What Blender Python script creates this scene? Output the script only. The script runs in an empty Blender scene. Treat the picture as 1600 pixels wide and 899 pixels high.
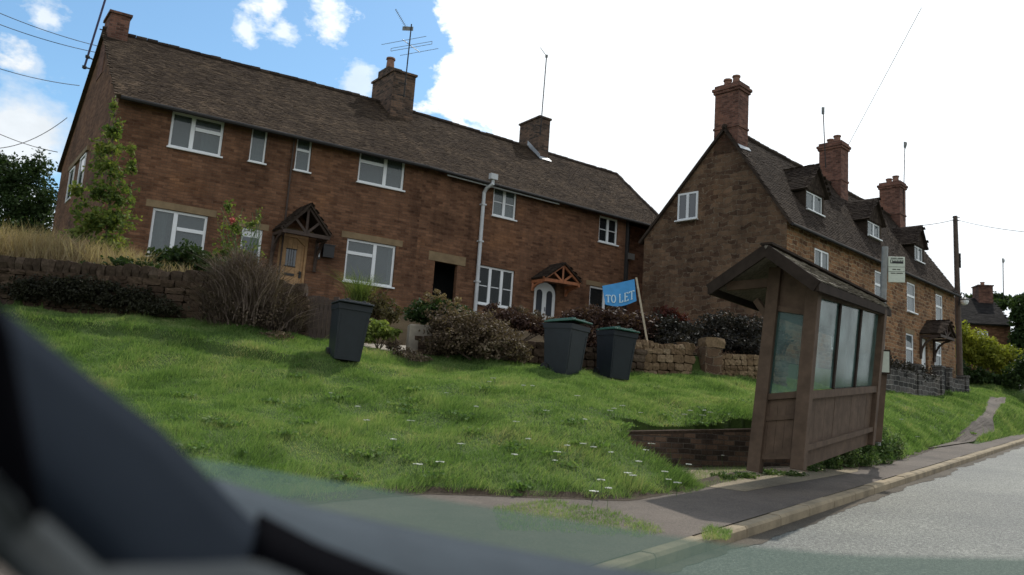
import bpy, math, random
import numpy as np
from mathutils import Vector, Matrix
from math import radians, sin, cos, tan, pi
rnd = random.Random(7); rng = np.random.default_rng(7)
scene = bpy.context.scene; COL = scene.collection
# ------------------------------------------------------------------ camera, sky, sun, exposure
FPX, PITCH, ROLL, EYE = 1244.0, 8.7, 4.0, 1.47
SUN_AZ, SUN_EL = 31.0, 54.0
cam_d = bpy.data.cameras.new('camera'); cam = bpy.data.objects.new('camera', cam_d); COL.objects.link(cam)
cam_d.sensor_width = 36; cam_d.lens = FPX * 36 / 1600; cam_d.clip_start = .02; cam_d.clip_end = 3000
cam_d.dof.use_dof = True; cam_d.dof.focus_distance = 15; cam_d.dof.aperture_fstop = 1.9
RM = Matrix.Rotation(radians(90 + PITCH), 3, 'X') @ Matrix.Rotation(radians(ROLL), 3, 'Z')
cam.rotation_euler = RM.to_euler(); cam.location = (0, 0, EYE); scene.camera = cam
w = bpy.data.worlds.new('World'); scene.world = w; w.use_nodes = True
nt = w.node_tree; N = nt.nodes; L = nt.links; N.clear()
sky = N.new('ShaderNodeTexSky'); sky.sky_type = 'NISHITA'; sky.sun_disc = False
sky.sun_elevation = radians(SUN_EL); sky.sun_rotation = radians(SUN_AZ); sky.air_density = 1.0; sky.dust_density = .6
bg1 = N.new('ShaderNodeBackground'); bg1.inputs[1].default_value = .13; sky.ozone_density = 2.2
tint = N.new('ShaderNodeMix'); tint.data_type = 'RGBA'; tint.blend_type = 'MULTIPLY'; tint.inputs[0].default_value = 1; L.new(sky.outputs[0], tint.inputs[6]); tint.inputs[7].default_value = (.86, 1.05, 1.04, 1); L.new(tint.outputs[2], bg1.inputs[0])
bg2 = N.new('ShaderNodeBackground')
mixs = N.new('ShaderNodeMixShader'); out = N.new('ShaderNodeOutputWorld')
geo = N.new('ShaderNodeTexCoord')
def wmath(op, a, b=None, c=None):
    n = N.new('ShaderNodeMath'); n.operation = op
    for i, v in enumerate((a, b, c)):
        if v is None: continue
        if isinstance(v, (int, float)): n.inputs[i].default_value = v
        else: L.new(v, n.inputs[i])
    return n.outputs[0]
def wnoise(scale, detail=6, rough=.6, off=(0, 0, 0)):
    m = N.new('ShaderNodeMapping'); m.inputs['Location'].default_value = off; m.inputs['Scale'].default_value = (1, 1, 1.6)
    L.new(geo.outputs['Generated'], m.inputs[0])
    t = N.new('ShaderNodeTexNoise'); t.inputs['Scale'].default_value = scale; t.inputs['Detail'].default_value = detail; t.inputs['Roughness'].default_value = rough
    L.new(m.outputs[0], t.inputs['Vector']); return t.outputs['Fac']
def dirpix(x, y):
    v = RM @ Vector(((x - 800) / FPX, -(y - 449.5) / FPX, -1)); return v.normalized()
n1 = wnoise(5.5); n2 = wnoise(16, 5, .65, (3, 1, 2))
nz = wmath('ADD', wmath('MULTIPLY', wmath('SUBTRACT', n1, .5), 1.3), wmath('MULTIPLY', wmath('SUBTRACT', n2, .5), .6))
acc = None
# cloud banks, plus unseen fill clouds, as soft discs in direction space: (pixel-equivalent direction, angular radius deg, softness, noise amount)
BL = [(1245, 60, 24.5, .8), (1500, 420, 30, .7), (1060, 330, 17, .8), (30, 218, 4.6, .95), (-80, 310, 8, .9), (20, 75, 2.0, 1), (70, 24, 2.2, .8), (50, 100, 1.2, .5),
      (418, 22, 2.2, 1), (515, 28, 2.4, 1), (385, 45, 1.6, .8), (440, 45, 1.6, .8), (560, 120, 1.8, .6), (640, 195, 2.0, .6), (740, 210, 2.5, .7), (2300, 300, 30, .7), (-900, 100, 18, .6), (400, -700, 14, .6), ((.1, -1, .35), 0, 52, 1), ((-1, -.35, .3), 0, 30, 1), ((1, -.5, .35), 0, 36, 1), ((.2, -.4, 1), 0, 24, 1)]  # vector entries: unseen clouds added behind the camera as neutral fill light
n4 = wnoise(15, 5, .6, (1, 5, 3)); n5 = wnoise(42, 4, .65, (8, 2, 2)); nzs = wmath('ADD', wmath('MULTIPLY', wmath('SUBTRACT', n4, .5), 1.3), wmath('MULTIPLY', wmath('SUBTRACT', n5, .5), .7))
for x, y, r, amt in BL:
    d = Vector(x).normalized() if isinstance(x, tuple) else dirpix(x, y)
    vm = N.new('ShaderNodeVectorMath'); vm.operation = 'DOT_PRODUCT'; L.new(geo.outputs['Generated'], vm.inputs[0]); vm.inputs[1].default_value = d
    ang = wmath('ARCCOSINE', wmath('MINIMUM', vm.outputs['Value'], .99999))
    e = wmath('SUBTRACT', 1, wmath('DIVIDE', ang, radians(r)))              # 1 centre, 0 rim
    if r < 4: e = wmath('MULTIPLY', wmath('MINIMUM', wmath('MAXIMUM', wmath('ADD', wmath('MULTIPLY', e, 1.9), wmath('MULTIPLY', wmath('SUBTRACT', nzs, .16), 3.4)), 0), 1), amt)
    else:
        e = wmath('ADD', wmath('MULTIPLY', e, min(8, r * .25 + .5)), wmath('MULTIPLY', nz, min(4.5, r * .5)))
        e = wmath('MULTIPLY', wmath('MINIMUM', wmath('MAXIMUM', wmath('MULTIPLY', e, 1.3 if r < 10 else 3.0), 0), 1), amt if r < 10 else 1)
    acc = e if acc is None else wmath('MAXIMUM', acc, e)
# cloud brightness: whitest towards the sun
dsun = Vector((sin(radians(SUN_AZ)) * cos(radians(SUN_EL)), cos(radians(SUN_AZ)) * cos(radians(SUN_EL)), sin(radians(SUN_EL))))
vm = N.new('ShaderNodeVectorMath'); vm.operation = 'DOT_PRODUCT'; L.new(geo.outputs['Generated'], vm.inputs[0]); vm.inputs[1].default_value = dsun
glow = wmath('MAXIMUM', vm.outputs['Value'], 0)
n3 = wnoise(9, 6, .6, (7, 7, 1))
st = wmath('ADD', wmath('MULTIPLY', wmath('POWER', glow, 3), .65), wmath('ADD', .46, wmath('MULTIPLY', n3, .5)))
L.new(st, bg2.inputs[1]); bg2.inputs[0].default_value = (.93, .97, 1, 1)
L.new(wmath('MULTIPLY', acc, .97), mixs.inputs[0]); L.new(bg1.outputs[0], mixs.inputs[1]); L.new(bg2.outputs[0], mixs.inputs[2]); L.new(mixs.outputs[0], out.inputs[0])
sd = bpy.data.lights.new('sun', 'SUN'); sd.energy = 2.6; sd.angle = radians(.8); sd.color = (1, .95, .86)
sun = bpy.data.objects.new('sun', sd); COL.objects.link(sun); sun.rotation_euler = dsun.to_track_quat('Z', 'Y').to_euler()
scene.view_settings.view_transform = 'Standard'; scene.view_settings.look = 'None'; scene.view_settings.gamma = 1
scene.view_settings.exposure = 0.36; scene.render.film_transparent = False

# ------------------------------------------------------------------ measuring helpers (eye = origin here; every object is lifted by EYE when linked)
def ray(x, y):
    v = RM @ Vector(((x - 800) / FPX, -(y - 449.5) / FPX, -1)); return v / v.y
def at(x, y, Y): return ray(x, y) * Y
class Frame:                       # a vertical facade: origin, azimuth of its long side; b runs into the building along the end walls
    def __init__(s, o, az, waz=None):
        s.o = Vector((o[0], o[1], 0)); a = radians(az); wz = radians(az - 90 if waz is None else waz); s.u = Vector((sin(a), cos(a), 0)); s.w = Vector((sin(wz), cos(wz), 0)); s.n = Vector((-cos(a), sin(a), 0)); s.m = Vector((cos(wz), -sin(wz), 0))
    def P(s, a, b, z): return s.o + s.u * a + s.w * b + Vector((0, 0, z))
    def loc(s, x, y, b=0):
        r = ray(x, y); p0 = s.o + s.w * b; k = p0.dot(s.n) / Vector((r.x, r.y, 0)).dot(s.n); p = r * k
        return (p - p0).dot(s.u), p.z
    def side(s, x, y, a=0):        # on the end wall at a
        r = ray(x, y); p0 = s.o + s.u * a; k = p0.dot(s.m) / Vector((r.x, r.y, 0)).dot(s.m); p = r * k
        return (p - p0).dot(s.w), p.z

# ------------------------------------------------------------------ materials
MATS = {}
def newmat(name):
    m = bpy.data.materials.new(name); m.use_nodes = True; MATS[name] = m
    return m, m.node_tree.nodes, m.node_tree.links, m.node_tree.nodes['Principled BSDF']
def ramp(N, L, fac, stops):
    r = N.new('ShaderNodeValToRGB'); el = r.color_ramp.elements
    while len(el) < len(stops): el.new(.5)
    for e, (p, c) in zip(el, stops): e.position = p; e.color = (*c, 1)
    L.new(fac, r.inputs[0]); return r.outputs[0]
def noise(N, L, vec, scale, detail=4, rough=.6):
    t = N.new('ShaderNodeTexNoise'); t.inputs['Scale'].default_value = scale; t.inputs['Detail'].default_value = detail; t.inputs['Roughness'].default_value = rough
    L.new(vec, t.inputs['Vector']); return t
def mix(N, L, fac, a, b, mode='MIX'):
    m = N.new('ShaderNodeMix'); m.data_type = 'RGBA'; m.blend_type = mode
    for i, v in ((0, fac), (6, a), (7, b)):
        if isinstance(v, (int, float)): m.inputs[i].default_value = v
        elif isinstance(v, tuple): m.inputs[i].default_value = (*v, 1)
        else: L.new(v, m.inputs[i])
    return m.outputs[2]
def bump(N, L, bs, h, strength=.5, dist=.02, prev=None):
    b = N.new('ShaderNodeBump'); b.inputs['Strength'].default_value = strength; b.inputs['Distance'].default_value = dist
    L.new(h, b.inputs['Height']); L.new(b.outputs[0], bs.inputs['Normal'])
def plain(name, c, rough=.6, var=.25, scale=6, metal=0, spec=.4, bmp=0, second=None):
    m, N, L, bs = newmat(name); tc = N.new('ShaderNodeTexCoord')
    t = noise(N, L, tc.outputs['Object'], scale, 6, .65)
    lo = tuple(x * (1 - var) for x in c); hi = tuple(min(1, x * (1 + var)) for x in (second or c))
    L.new(ramp(N, L, t.outputs['Fac'], [(.3, lo), (.7, hi)]), bs.inputs['Base Color'])
    bs.inputs['Roughness'].default_value = rough; bs.inputs['Metallic'].default_value = metal; bs.inputs['Specular IOR Level'].default_value = spec
    if bmp: bump(N, L, bs, noise(N, L, tc.outputs['Object'], scale * 8, 5).outputs['Fac'], .6, bmp)
    return m
def masonry(name, c1, c2, mortar, bw, bh, warp=.03, msize=.012, bmp=.02, tint=None, squash=1.0):
    m, N, L, bs = newmat(name); uv = N.new('ShaderNodeUVMap').outputs[0]; tc = N.new('ShaderNodeTexCoord')
    t = noise(N, L, uv, 2.3, 3); v = N.new('ShaderNodeVectorMath'); v.operation = 'SUBTRACT'; L.new(t.outputs['Color'], v.inputs[0]); v.inputs[1].default_value = (.5, .5, .5)
    v2 = N.new('ShaderNodeVectorMath'); v2.operation = 'SCALE'; L.new(v.outputs[0], v2.inputs[0]); v2.inputs['Scale'].default_value = warp * 4
    v3 = N.new('ShaderNodeVectorMath'); v3.operation = 'ADD'; L.new(uv, v3.inputs[0]); L.new(v2.outputs[0], v3.inputs[1])
    def br(w_, h_, off):
        b = N.new('ShaderNodeTexBrick'); L.new(v3.outputs[0], b.inputs['Vector']); b.offset = off; b.squash = squash; b.squash_frequency = 3
        b.inputs['Scale'].default_value = 1; b.inputs['Brick Width'].default_value = w_; b.inputs['Row Height'].default_value = h_
        b.inputs['Mortar Size'].default_value = msize; b.inputs['Mortar Smooth'].default_value = .6; b.inputs['Bias'].default_value = 0
        b.inputs['Color1'].default_value = (0, 0, 0, 1); b.inputs['Color2'].default_value = (1, 1, 1, 1); b.inputs['Mortar'].default_value = (.5, .5, .5, 1); return b
    b = br(bw, bh, .43)
    big = noise(N, L, uv, .55, 5, .7); fine = noise(N, L, uv, 38, 4, .7); med = noise(N, L, uv, 5, 4, .7)
    mixf = N.new('ShaderNodeMath'); mixf.operation = 'MULTIPLY_ADD'; L.new(med.outputs['Fac'], mixf.inputs[0]); mixf.inputs[1].default_value = .9
    sc = N.new('ShaderNodeMath'); sc.operation = 'MULTIPLY_ADD'; L.new(b.outputs['Color'], sc.inputs[0]); sc.inputs[1].default_value = .75; sc.inputs[2].default_value = -.3
    L.new(sc.outputs[0], mixf.inputs[2])
    col = ramp(N, L, mixf.outputs[0], [(.0, tuple(x * .55 for x in c1)), (.3, c1), (.62, c2), (1, tuple(min(1, x * 1.35) for x in c2))])
    col = mix(N, L, b.outputs['Fac'], col, mortar)
    st = ramp(N, L, big.outputs['Fac'], [(.28, (.5, .48, .46)), (.52, (1, 1, 1)), (.75, tint or (1.25, 1.12, .98))])
    col = mix(N, L, 1., col, st, 'MULTIPLY')
    mp_ = N.new('ShaderNodeMapping'); mp_.inputs['Scale'].default_value = (1.6, .22, 1); L.new(uv, mp_.inputs[0]); stq = noise(N, L, mp_.outputs[0], 1.4, 6, .7)
    col = mix(N, L, 1., col, ramp(N, L, stq.outputs['Fac'], [(.3, (.68, .68, .7)), (.5, (1, 1, 1)), (.72, (1.14, 1.12, 1.08))]), 'MULTIPLY')
    fr = ramp(N, L, fine.outputs['Fac'], [(.25, (.65, .65, .65)), (.7, (1.2, 1.2, 1.2))])
    col = mix(N, L, 1., col, fr, 'MULTIPLY'); L.new(col, bs.inputs['Base Color'])
    bs.inputs['Roughness'].default_value = .93; bs.inputs['Specular IOR Level'].default_value = .2
    h = N.new('ShaderNodeMath'); h.operation = 'MULTIPLY_ADD'; L.new(b.outputs['Fac'], h.inputs[0]); h.inputs[1].default_value = -1.2; L.new(fine.outputs['Fac'], h.inputs[2])
    h2 = N.new('ShaderNodeMath'); h2.operation = 'ADD'; L.new(h.outputs[0], h2.inputs[0]); L.new(med.outputs['Fac'], h2.inputs[1])
    bump(N, L, bs, h2.outputs[0], .9, bmp); return m
def leafy(name, cols, transl=.35, rough=.6, var=1, spec=.12):
    m, N, L, bs = newmat(name); g = N.new('ShaderNodeNewGeometry'); tc = N.new('ShaderNodeTexCoord')
    big = noise(N, L, tc.outputs['Object'], .9, 3); a = N.new('ShaderNodeMath'); a.operation = 'MULTIPLY_ADD'
    L.new(g.outputs['Random Per Island'], a.inputs[0]); a.inputs[1].default_value = .55
    s = N.new('ShaderNodeMath'); s.operation = 'MULTIPLY_ADD'; L.new(big.outputs['Fac'], s.inputs[0]); s.inputs[1].default_value = 1.5; s.inputs[2].default_value = -.5; L.new(s.outputs[0], a.inputs[2])
    n = len(cols); col = ramp(N, L, a.outputs[0], [(i / (n - 1) if n > 1 else 0, c) for i, c in enumerate(cols)])
    L.new(col, bs.inputs['Base Color']); bs.inputs['Roughness'].default_value = rough; bs.inputs['Specular IOR Level'].default_value = spec
    tr = N.new('ShaderNodeBsdfTranslucent'); L.new(mix(N, L, 1., col, (1.25, 1.3, .7), 'MULTIPLY'), tr.inputs[0])
    ms = N.new('ShaderNodeMixShader'); ms.inputs[0].default_value = transl; L.new(bs.outputs[0], ms.inputs[1]); L.new(tr.outputs[0], ms.inputs[2])
    L.new(ms.outputs[0], N['Material Output'].inputs[0]); return m
def glass(name, tint, transp, rough=.03, spec=.6, mottle=0., mottle_col=(.4, .5, .45)):
    m, N, L, bs = newmat(name); bs.inputs['Base Color'].default_value = (*tint, 1); bs.inputs['Roughness'].default_value = rough; bs.inputs['Specular IOR Level'].default_value = spec
    tr = N.new('ShaderNodeBsdfTransparent'); tr.inputs[0].default_value = (.85, .92, .9, 1); ms = N.new('ShaderNodeMixShader')
    tc = N.new('ShaderNodeTexCoord')
    t = noise(N, L, tc.outputs['Object'], 2.0, 5)
    if mottle:
        L.new(ramp(N, L, t.outputs['Fac'], [(.35, tint), (.7, mottle_col)]), bs.inputs['Base Color'])
        mm = N.new('ShaderNodeMapRange'); L.new(t.outputs['Fac'], mm.inputs[0]); mm.inputs[1].default_value = .3; mm.inputs[2].default_value = .7
        mm.inputs[3].default_value = transp + mottle / 2; mm.inputs[4].default_value = transp - mottle / 2; L.new(mm.outputs[0], ms.inputs[0])
    else: ms.inputs[0].default_value = transp
    bump(N, L, bs, noise(N, L, tc.outputs['Object'], 1.3, 1).outputs['Fac'], .25, .02)
    L.new(bs.outputs[0], ms.inputs[1]); L.new(tr.outputs[0], ms.inputs[2]); L.new(ms.outputs[0], N['Material Output'].inputs[0]); return m

M_terr = masonry('terrace_stone', (.142, .070, .041), (.176, .091, .054), (.148, .093, .063), .27, .085, .025, .008, .010, (1.2, 1.12, .95))
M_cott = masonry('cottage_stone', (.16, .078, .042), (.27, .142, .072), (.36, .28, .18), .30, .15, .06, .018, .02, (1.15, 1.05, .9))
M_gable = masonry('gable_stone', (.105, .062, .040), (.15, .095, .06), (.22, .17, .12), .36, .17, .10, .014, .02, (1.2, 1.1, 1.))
M_wallst = masonry('garden_wall_stone', (.10, .06, .038), (.17, .11, .07), (.045, .035, .028), .34, .17, .09, .02, .04)
M_block = masonry('dark_block', (.05, .047, .045), (.10, .09, .085), (.3, .29, .27), .42, .17, .04, .016, .02)
M_brick = masonry('chimney_brick', (.12, .056, .043), (.18, .088, .066), (.15, .11, .09), .225, .075, .008, .010, .006)
M_brickdk = masonry('old_chimney_stone', (.07, .05, .04), (.14, .09, .065), (.12, .10, .085), .225, .08, .01, .010, .01)
M_lintel = plain('lintel_stone', (.21, .15, .085), .9, .25, 3, bmp=.004)
def tilemat(name, cs):
    m, N, L, bs = newmat(name); g = N.new('ShaderNodeNewGeometry'); tc = N.new('ShaderNodeTexCoord')
    big = noise(N, L, tc.outputs['Object'], .7, 5, .7); f = noise(N, L, tc.outputs['Object'], 22, 4)
    a = N.new('ShaderNodeMath'); a.operation = 'MULTIPLY_ADD'; L.new(g.outputs['Random Per Island'], a.inputs[0]); a.inputs[1].default_value = .6
    s = N.new('ShaderNodeMath'); s.operation = 'MULTIPLY_ADD'; L.new(big.outputs['Fac'], s.inputs[0]); s.inputs[1].default_value = 1.2; s.inputs[2].default_value = -.4; L.new(s.outputs[0], a.inputs[2])
    col = ramp(N, L, a.outputs[0], [(i / (len(cs) - 1), c) for i, c in enumerate(cs)])
    col = mix(N, L, 1., col, ramp(N, L, f.outputs['Fac'], [(.3, (.6, .6, .6)), (.7, (1.3, 1.3, 1.25))]), 'MULTIPLY')
    L.new(col, bs.inputs['Base Color']); bs.inputs['Roughness'].default_value = .95; bs.inputs['Specular IOR Level'].default_value = .06
    bump(N, L, bs, f.outputs['Fac'], .5, .01); return m
M_tile = tilemat('roof_tiles', [(.033, .024, .019), (.049, .035, .027), (.062, .045, .034), (.088, .064, .047), (.14, .098, .068)])
M_tile2 = tilemat('cottage_tiles', [(.027, .020, .017), (.040, .030, .025), (.054, .041, .034), (.084, .064, .05)])
M_white = plain('white_upvc', (.74, .76, .78), .35, .05, 3)
M_pipe = plain('white_pipe', (.5, .52, .54), .4, .12, 3)
M_reveal = plain('dark_recess', (.02, .018, .016), .9, .2)
M_pane = glass('window_glass', (.13, .15, .16), .42, .04, .9)
M_panedk = glass('dark_window_glass', (.03, .035, .04), .66, .04, .5)
M_paneop = glass('gable_glass', (.05, .06, .075), .05, .03, .9)
M_curt = plain('net_curtain', (.55, .58, .58), .9, .25, 9)
M_blind = plain('cream_blind', (.55, .54, .50), .9, .1, 4)
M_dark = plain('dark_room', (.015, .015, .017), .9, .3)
M_oak = plain('oak_door', (.38, .22, .10), .55, .25, 8)
M_orange = plain('orange_timber', (.34, .13, .06), .6, .25, 9)
M_browntimber = plain('dark_brown_timber', (.055, .036, .028), .7, .3, 9)
M_black = plain('black_plastic', (.012, .012, .014), .45, .2)
M_metal = plain('grey_metal', (.25, .26, .28), .4, .2, 8, metal=.7)
M_dkmetal = plain('dark_metal', (.035, .033, .033), .75, .2, 8, spec=.2)
M_blue = plain('sky_blue_board', (.045, .27, .60), .5, .12, 6)
M_letter = plain('pale_lettering', (.50, .68, .78), .5, .05)
M_post = plain('pale_wood_post', (.42, .36, .27), .8, .25, 10)
M_shelter = plain('shelter_timber', (.100, .068, .048), .8, .3, 5, bmp=.003, spec=.15)
M_shelterroof = plain('shelter_shingle', (.24, .215, .18), .85, .35, 7)
M_shelterdk = plain('shelter_fascia', (.035, .026, .021), .95, .3, 6, spec=.1)
M_sglass = glass('shelter_glass', (.04, .085, .08), .58, .12, .5, .25, (.13, .23, .215))  # pane colour and clearness mottled by noise between two teals
M_bin = plain('bin_plastic', (.016, .021, .027), .5, .18, 5)
M_binlid = plain('bin_lid_green', (.03, .10, .075), .25, .2, 6)
M_sign = plain('sign_face', (.52, .56, .48), .5, .08, 20)
M_pole = plain('creosoted_pole', (.085, .062, .05), .85, .35, 6)
M_galv = plain('galvanised', (.20, .205, .20), .5, .2, 12, metal=.2)
M_concrete = plain('concrete', (.28, .245, .20), .9, .3, 4, bmp=.006)
M_kerb = plain('kerb_stone', (.25, .20, .13), .9, .35, 2.5, bmp=.01)
M_lead = plain('lead_flashing', (.35, .37, .40), .45, .2, 8)
M_pot = plain('clay_pot', (.22, .12, .085), .85, .3, 9)
M_render = plain('far_render', (.2, .13, .09), .9, .2, 4)
M_bark = plain('bark', (.10, .075, .055), .9, .4, 12, bmp=.01)
M_twig = leafy('dry_twigs', [(.06, .044, .038), (.14, .105, .088), (.30, .235, .20)], .1)
M_cable = plain('black_cable', (.03, .03, .035), .6, .1)
def roadmat():
    m, N, L, bs = newmat('asphalt'); tc = N.new('ShaderNodeTexCoord')
    a = noise(N, L, tc.outputs['Object'], 34, 5, .85); b = noise(N, L, tc.outputs['Object'], .35, 5, .6); v = N.new('ShaderNodeTexVoronoi'); v.inputs['Scale'].default_value = 90; L.new(tc.outputs['Object'], v.inputs['Vector'])
    c = ramp(N, L, a.outputs['Fac'], [(.36, (.03, .031, .029)), (.5, (.09, .093, .085)), (.62, (.26, .265, .24))])
    c = mix(N, L, 1., c, ramp(N, L, b.outputs['Fac'], [(.3, (.7, .72, .72)), (.7, (1.35, 1.35, 1.25))]), 'MULTIPLY')
    L.new(c, bs.inputs['Base Color']); bs.inputs['Roughness'].default_value = .62; bump(N, L, bs, v.outputs['Distance'], .8, .012); return m
def pavemat(name, lo, hi, rough=.85):
    m, N, L, bs = newmat(name); tc = N.new('ShaderNodeTexCoord')
    a = noise(N, L, tc.outputs['Object'], 45, 4, .8); b = noise(N, L, tc.outputs['Object'], .8, 6, .7)
    c = ramp(N, L, b.outputs['Fac'], [(.3, lo), (.7, hi)]); c = mix(N, L, 1., c, ramp(N, L, a.outputs['Fac'], [(.3, (.6, .6, .6)), (.7, (1.45, 1.45, 1.45))]), 'MULTIPLY')
    L.new(c, bs.inputs['Base Color']); bs.inputs['Roughness'].default_value = rough; bs.inputs['Specular IOR Level'].default_value = .2 if name != 'garden_soil' else .02; bump(N, L, bs, a.outputs['Fac'], .6, .01); return m
M_road = roadmat(); M_pave = pavemat('worn_pavement', (.075, .063, .054), (.14, .116, .096)); M_bayfloor = pavemat('bay_floor', (.16, .13, .09), (.3, .25, .17))
M_soil = pavemat('turf_soil', (.035, .06, .014), (.065, .10, .022)); M_garden = pavemat('garden_soil', (.03, .022, .014), (.06, .045, .026))
M_grass = leafy('grass_blades', [(.058, .100, .034), (.092, .160, .050), (.145, .235, .075), (.24, .31, .13), (.36, .33, .19)], .45)
M_dry = leafy('dry_grass', [(.20, .15, .09), (.34, .26, .16), (.48, .39, .26)], .35)
M_sapl = leafy('sapling_leaves', [(.03, .055, .015), (.075, .115, .03), (.16, .2, .05), (.28, .28, .07)], .4)
M_hedgey = leafy('yellow_hedge', [(.09, .11, .02), (.20, .22, .035), (.38, .37, .06)], .4)
M_green = leafy('dark_green_leaves', [(.015, .028, .010), (.03, .052, .018), (.055, .085, .028)], .3)
M_purple = leafy('dull_purple_leaves', [(.022, .012, .012), (.05, .027, .024), (.085, .05, .038), (.13, .09, .06)], .2)
M_heath = leafy('heather', [(.03, .025, .017), (.085, .06, .042), (.15, .11, .075), (.24, .2, .14)], .2)
M_blackhedge = leafy('near_black_hedge', [(.014, .014, .013), (.026, .024, .021), (.04, .034, .028)], .15)  # near-black leaf colour, varied at random per leaf
M_varieg = leafy('variegated', [(.05, .07, .02), (.15, .2, .05), (.34, .36, .12)], .35)
M_weed = leafy('weeds', [(.03, .06, .02), (.06, .11, .035), (.11, .16, .06), (.30, .34, .2)], .35)
M_ivy = leafy('ivy_leaves', [(.014, .014, .010), (.024, .024, .015), (.038, .038, .023)], .15)
M_pink = plain('rose_pink', (.6, .16, .14), .6, .2)
M_flower = plain('yarrow_white', (.75, .76, .7), .8, .08)
M_stem = plain('stem_green', (.07, .12, .04), .7, .2)
M_carnavy = plain('navy_trim', (.014, .0185, .026), .9, .12, 4, spec=.03)
M_carblk = plain('black_trim', (.003, .003, .004), .9, .2, spec=.01)
M_cargrey = plain('grey_trim', (.045, .05, .053), .9, .1, 3, spec=.04)
M_dash = plain('dashboard_vinyl', (.055, .066, .076), .9, .15, 4, spec=.03)

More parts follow.
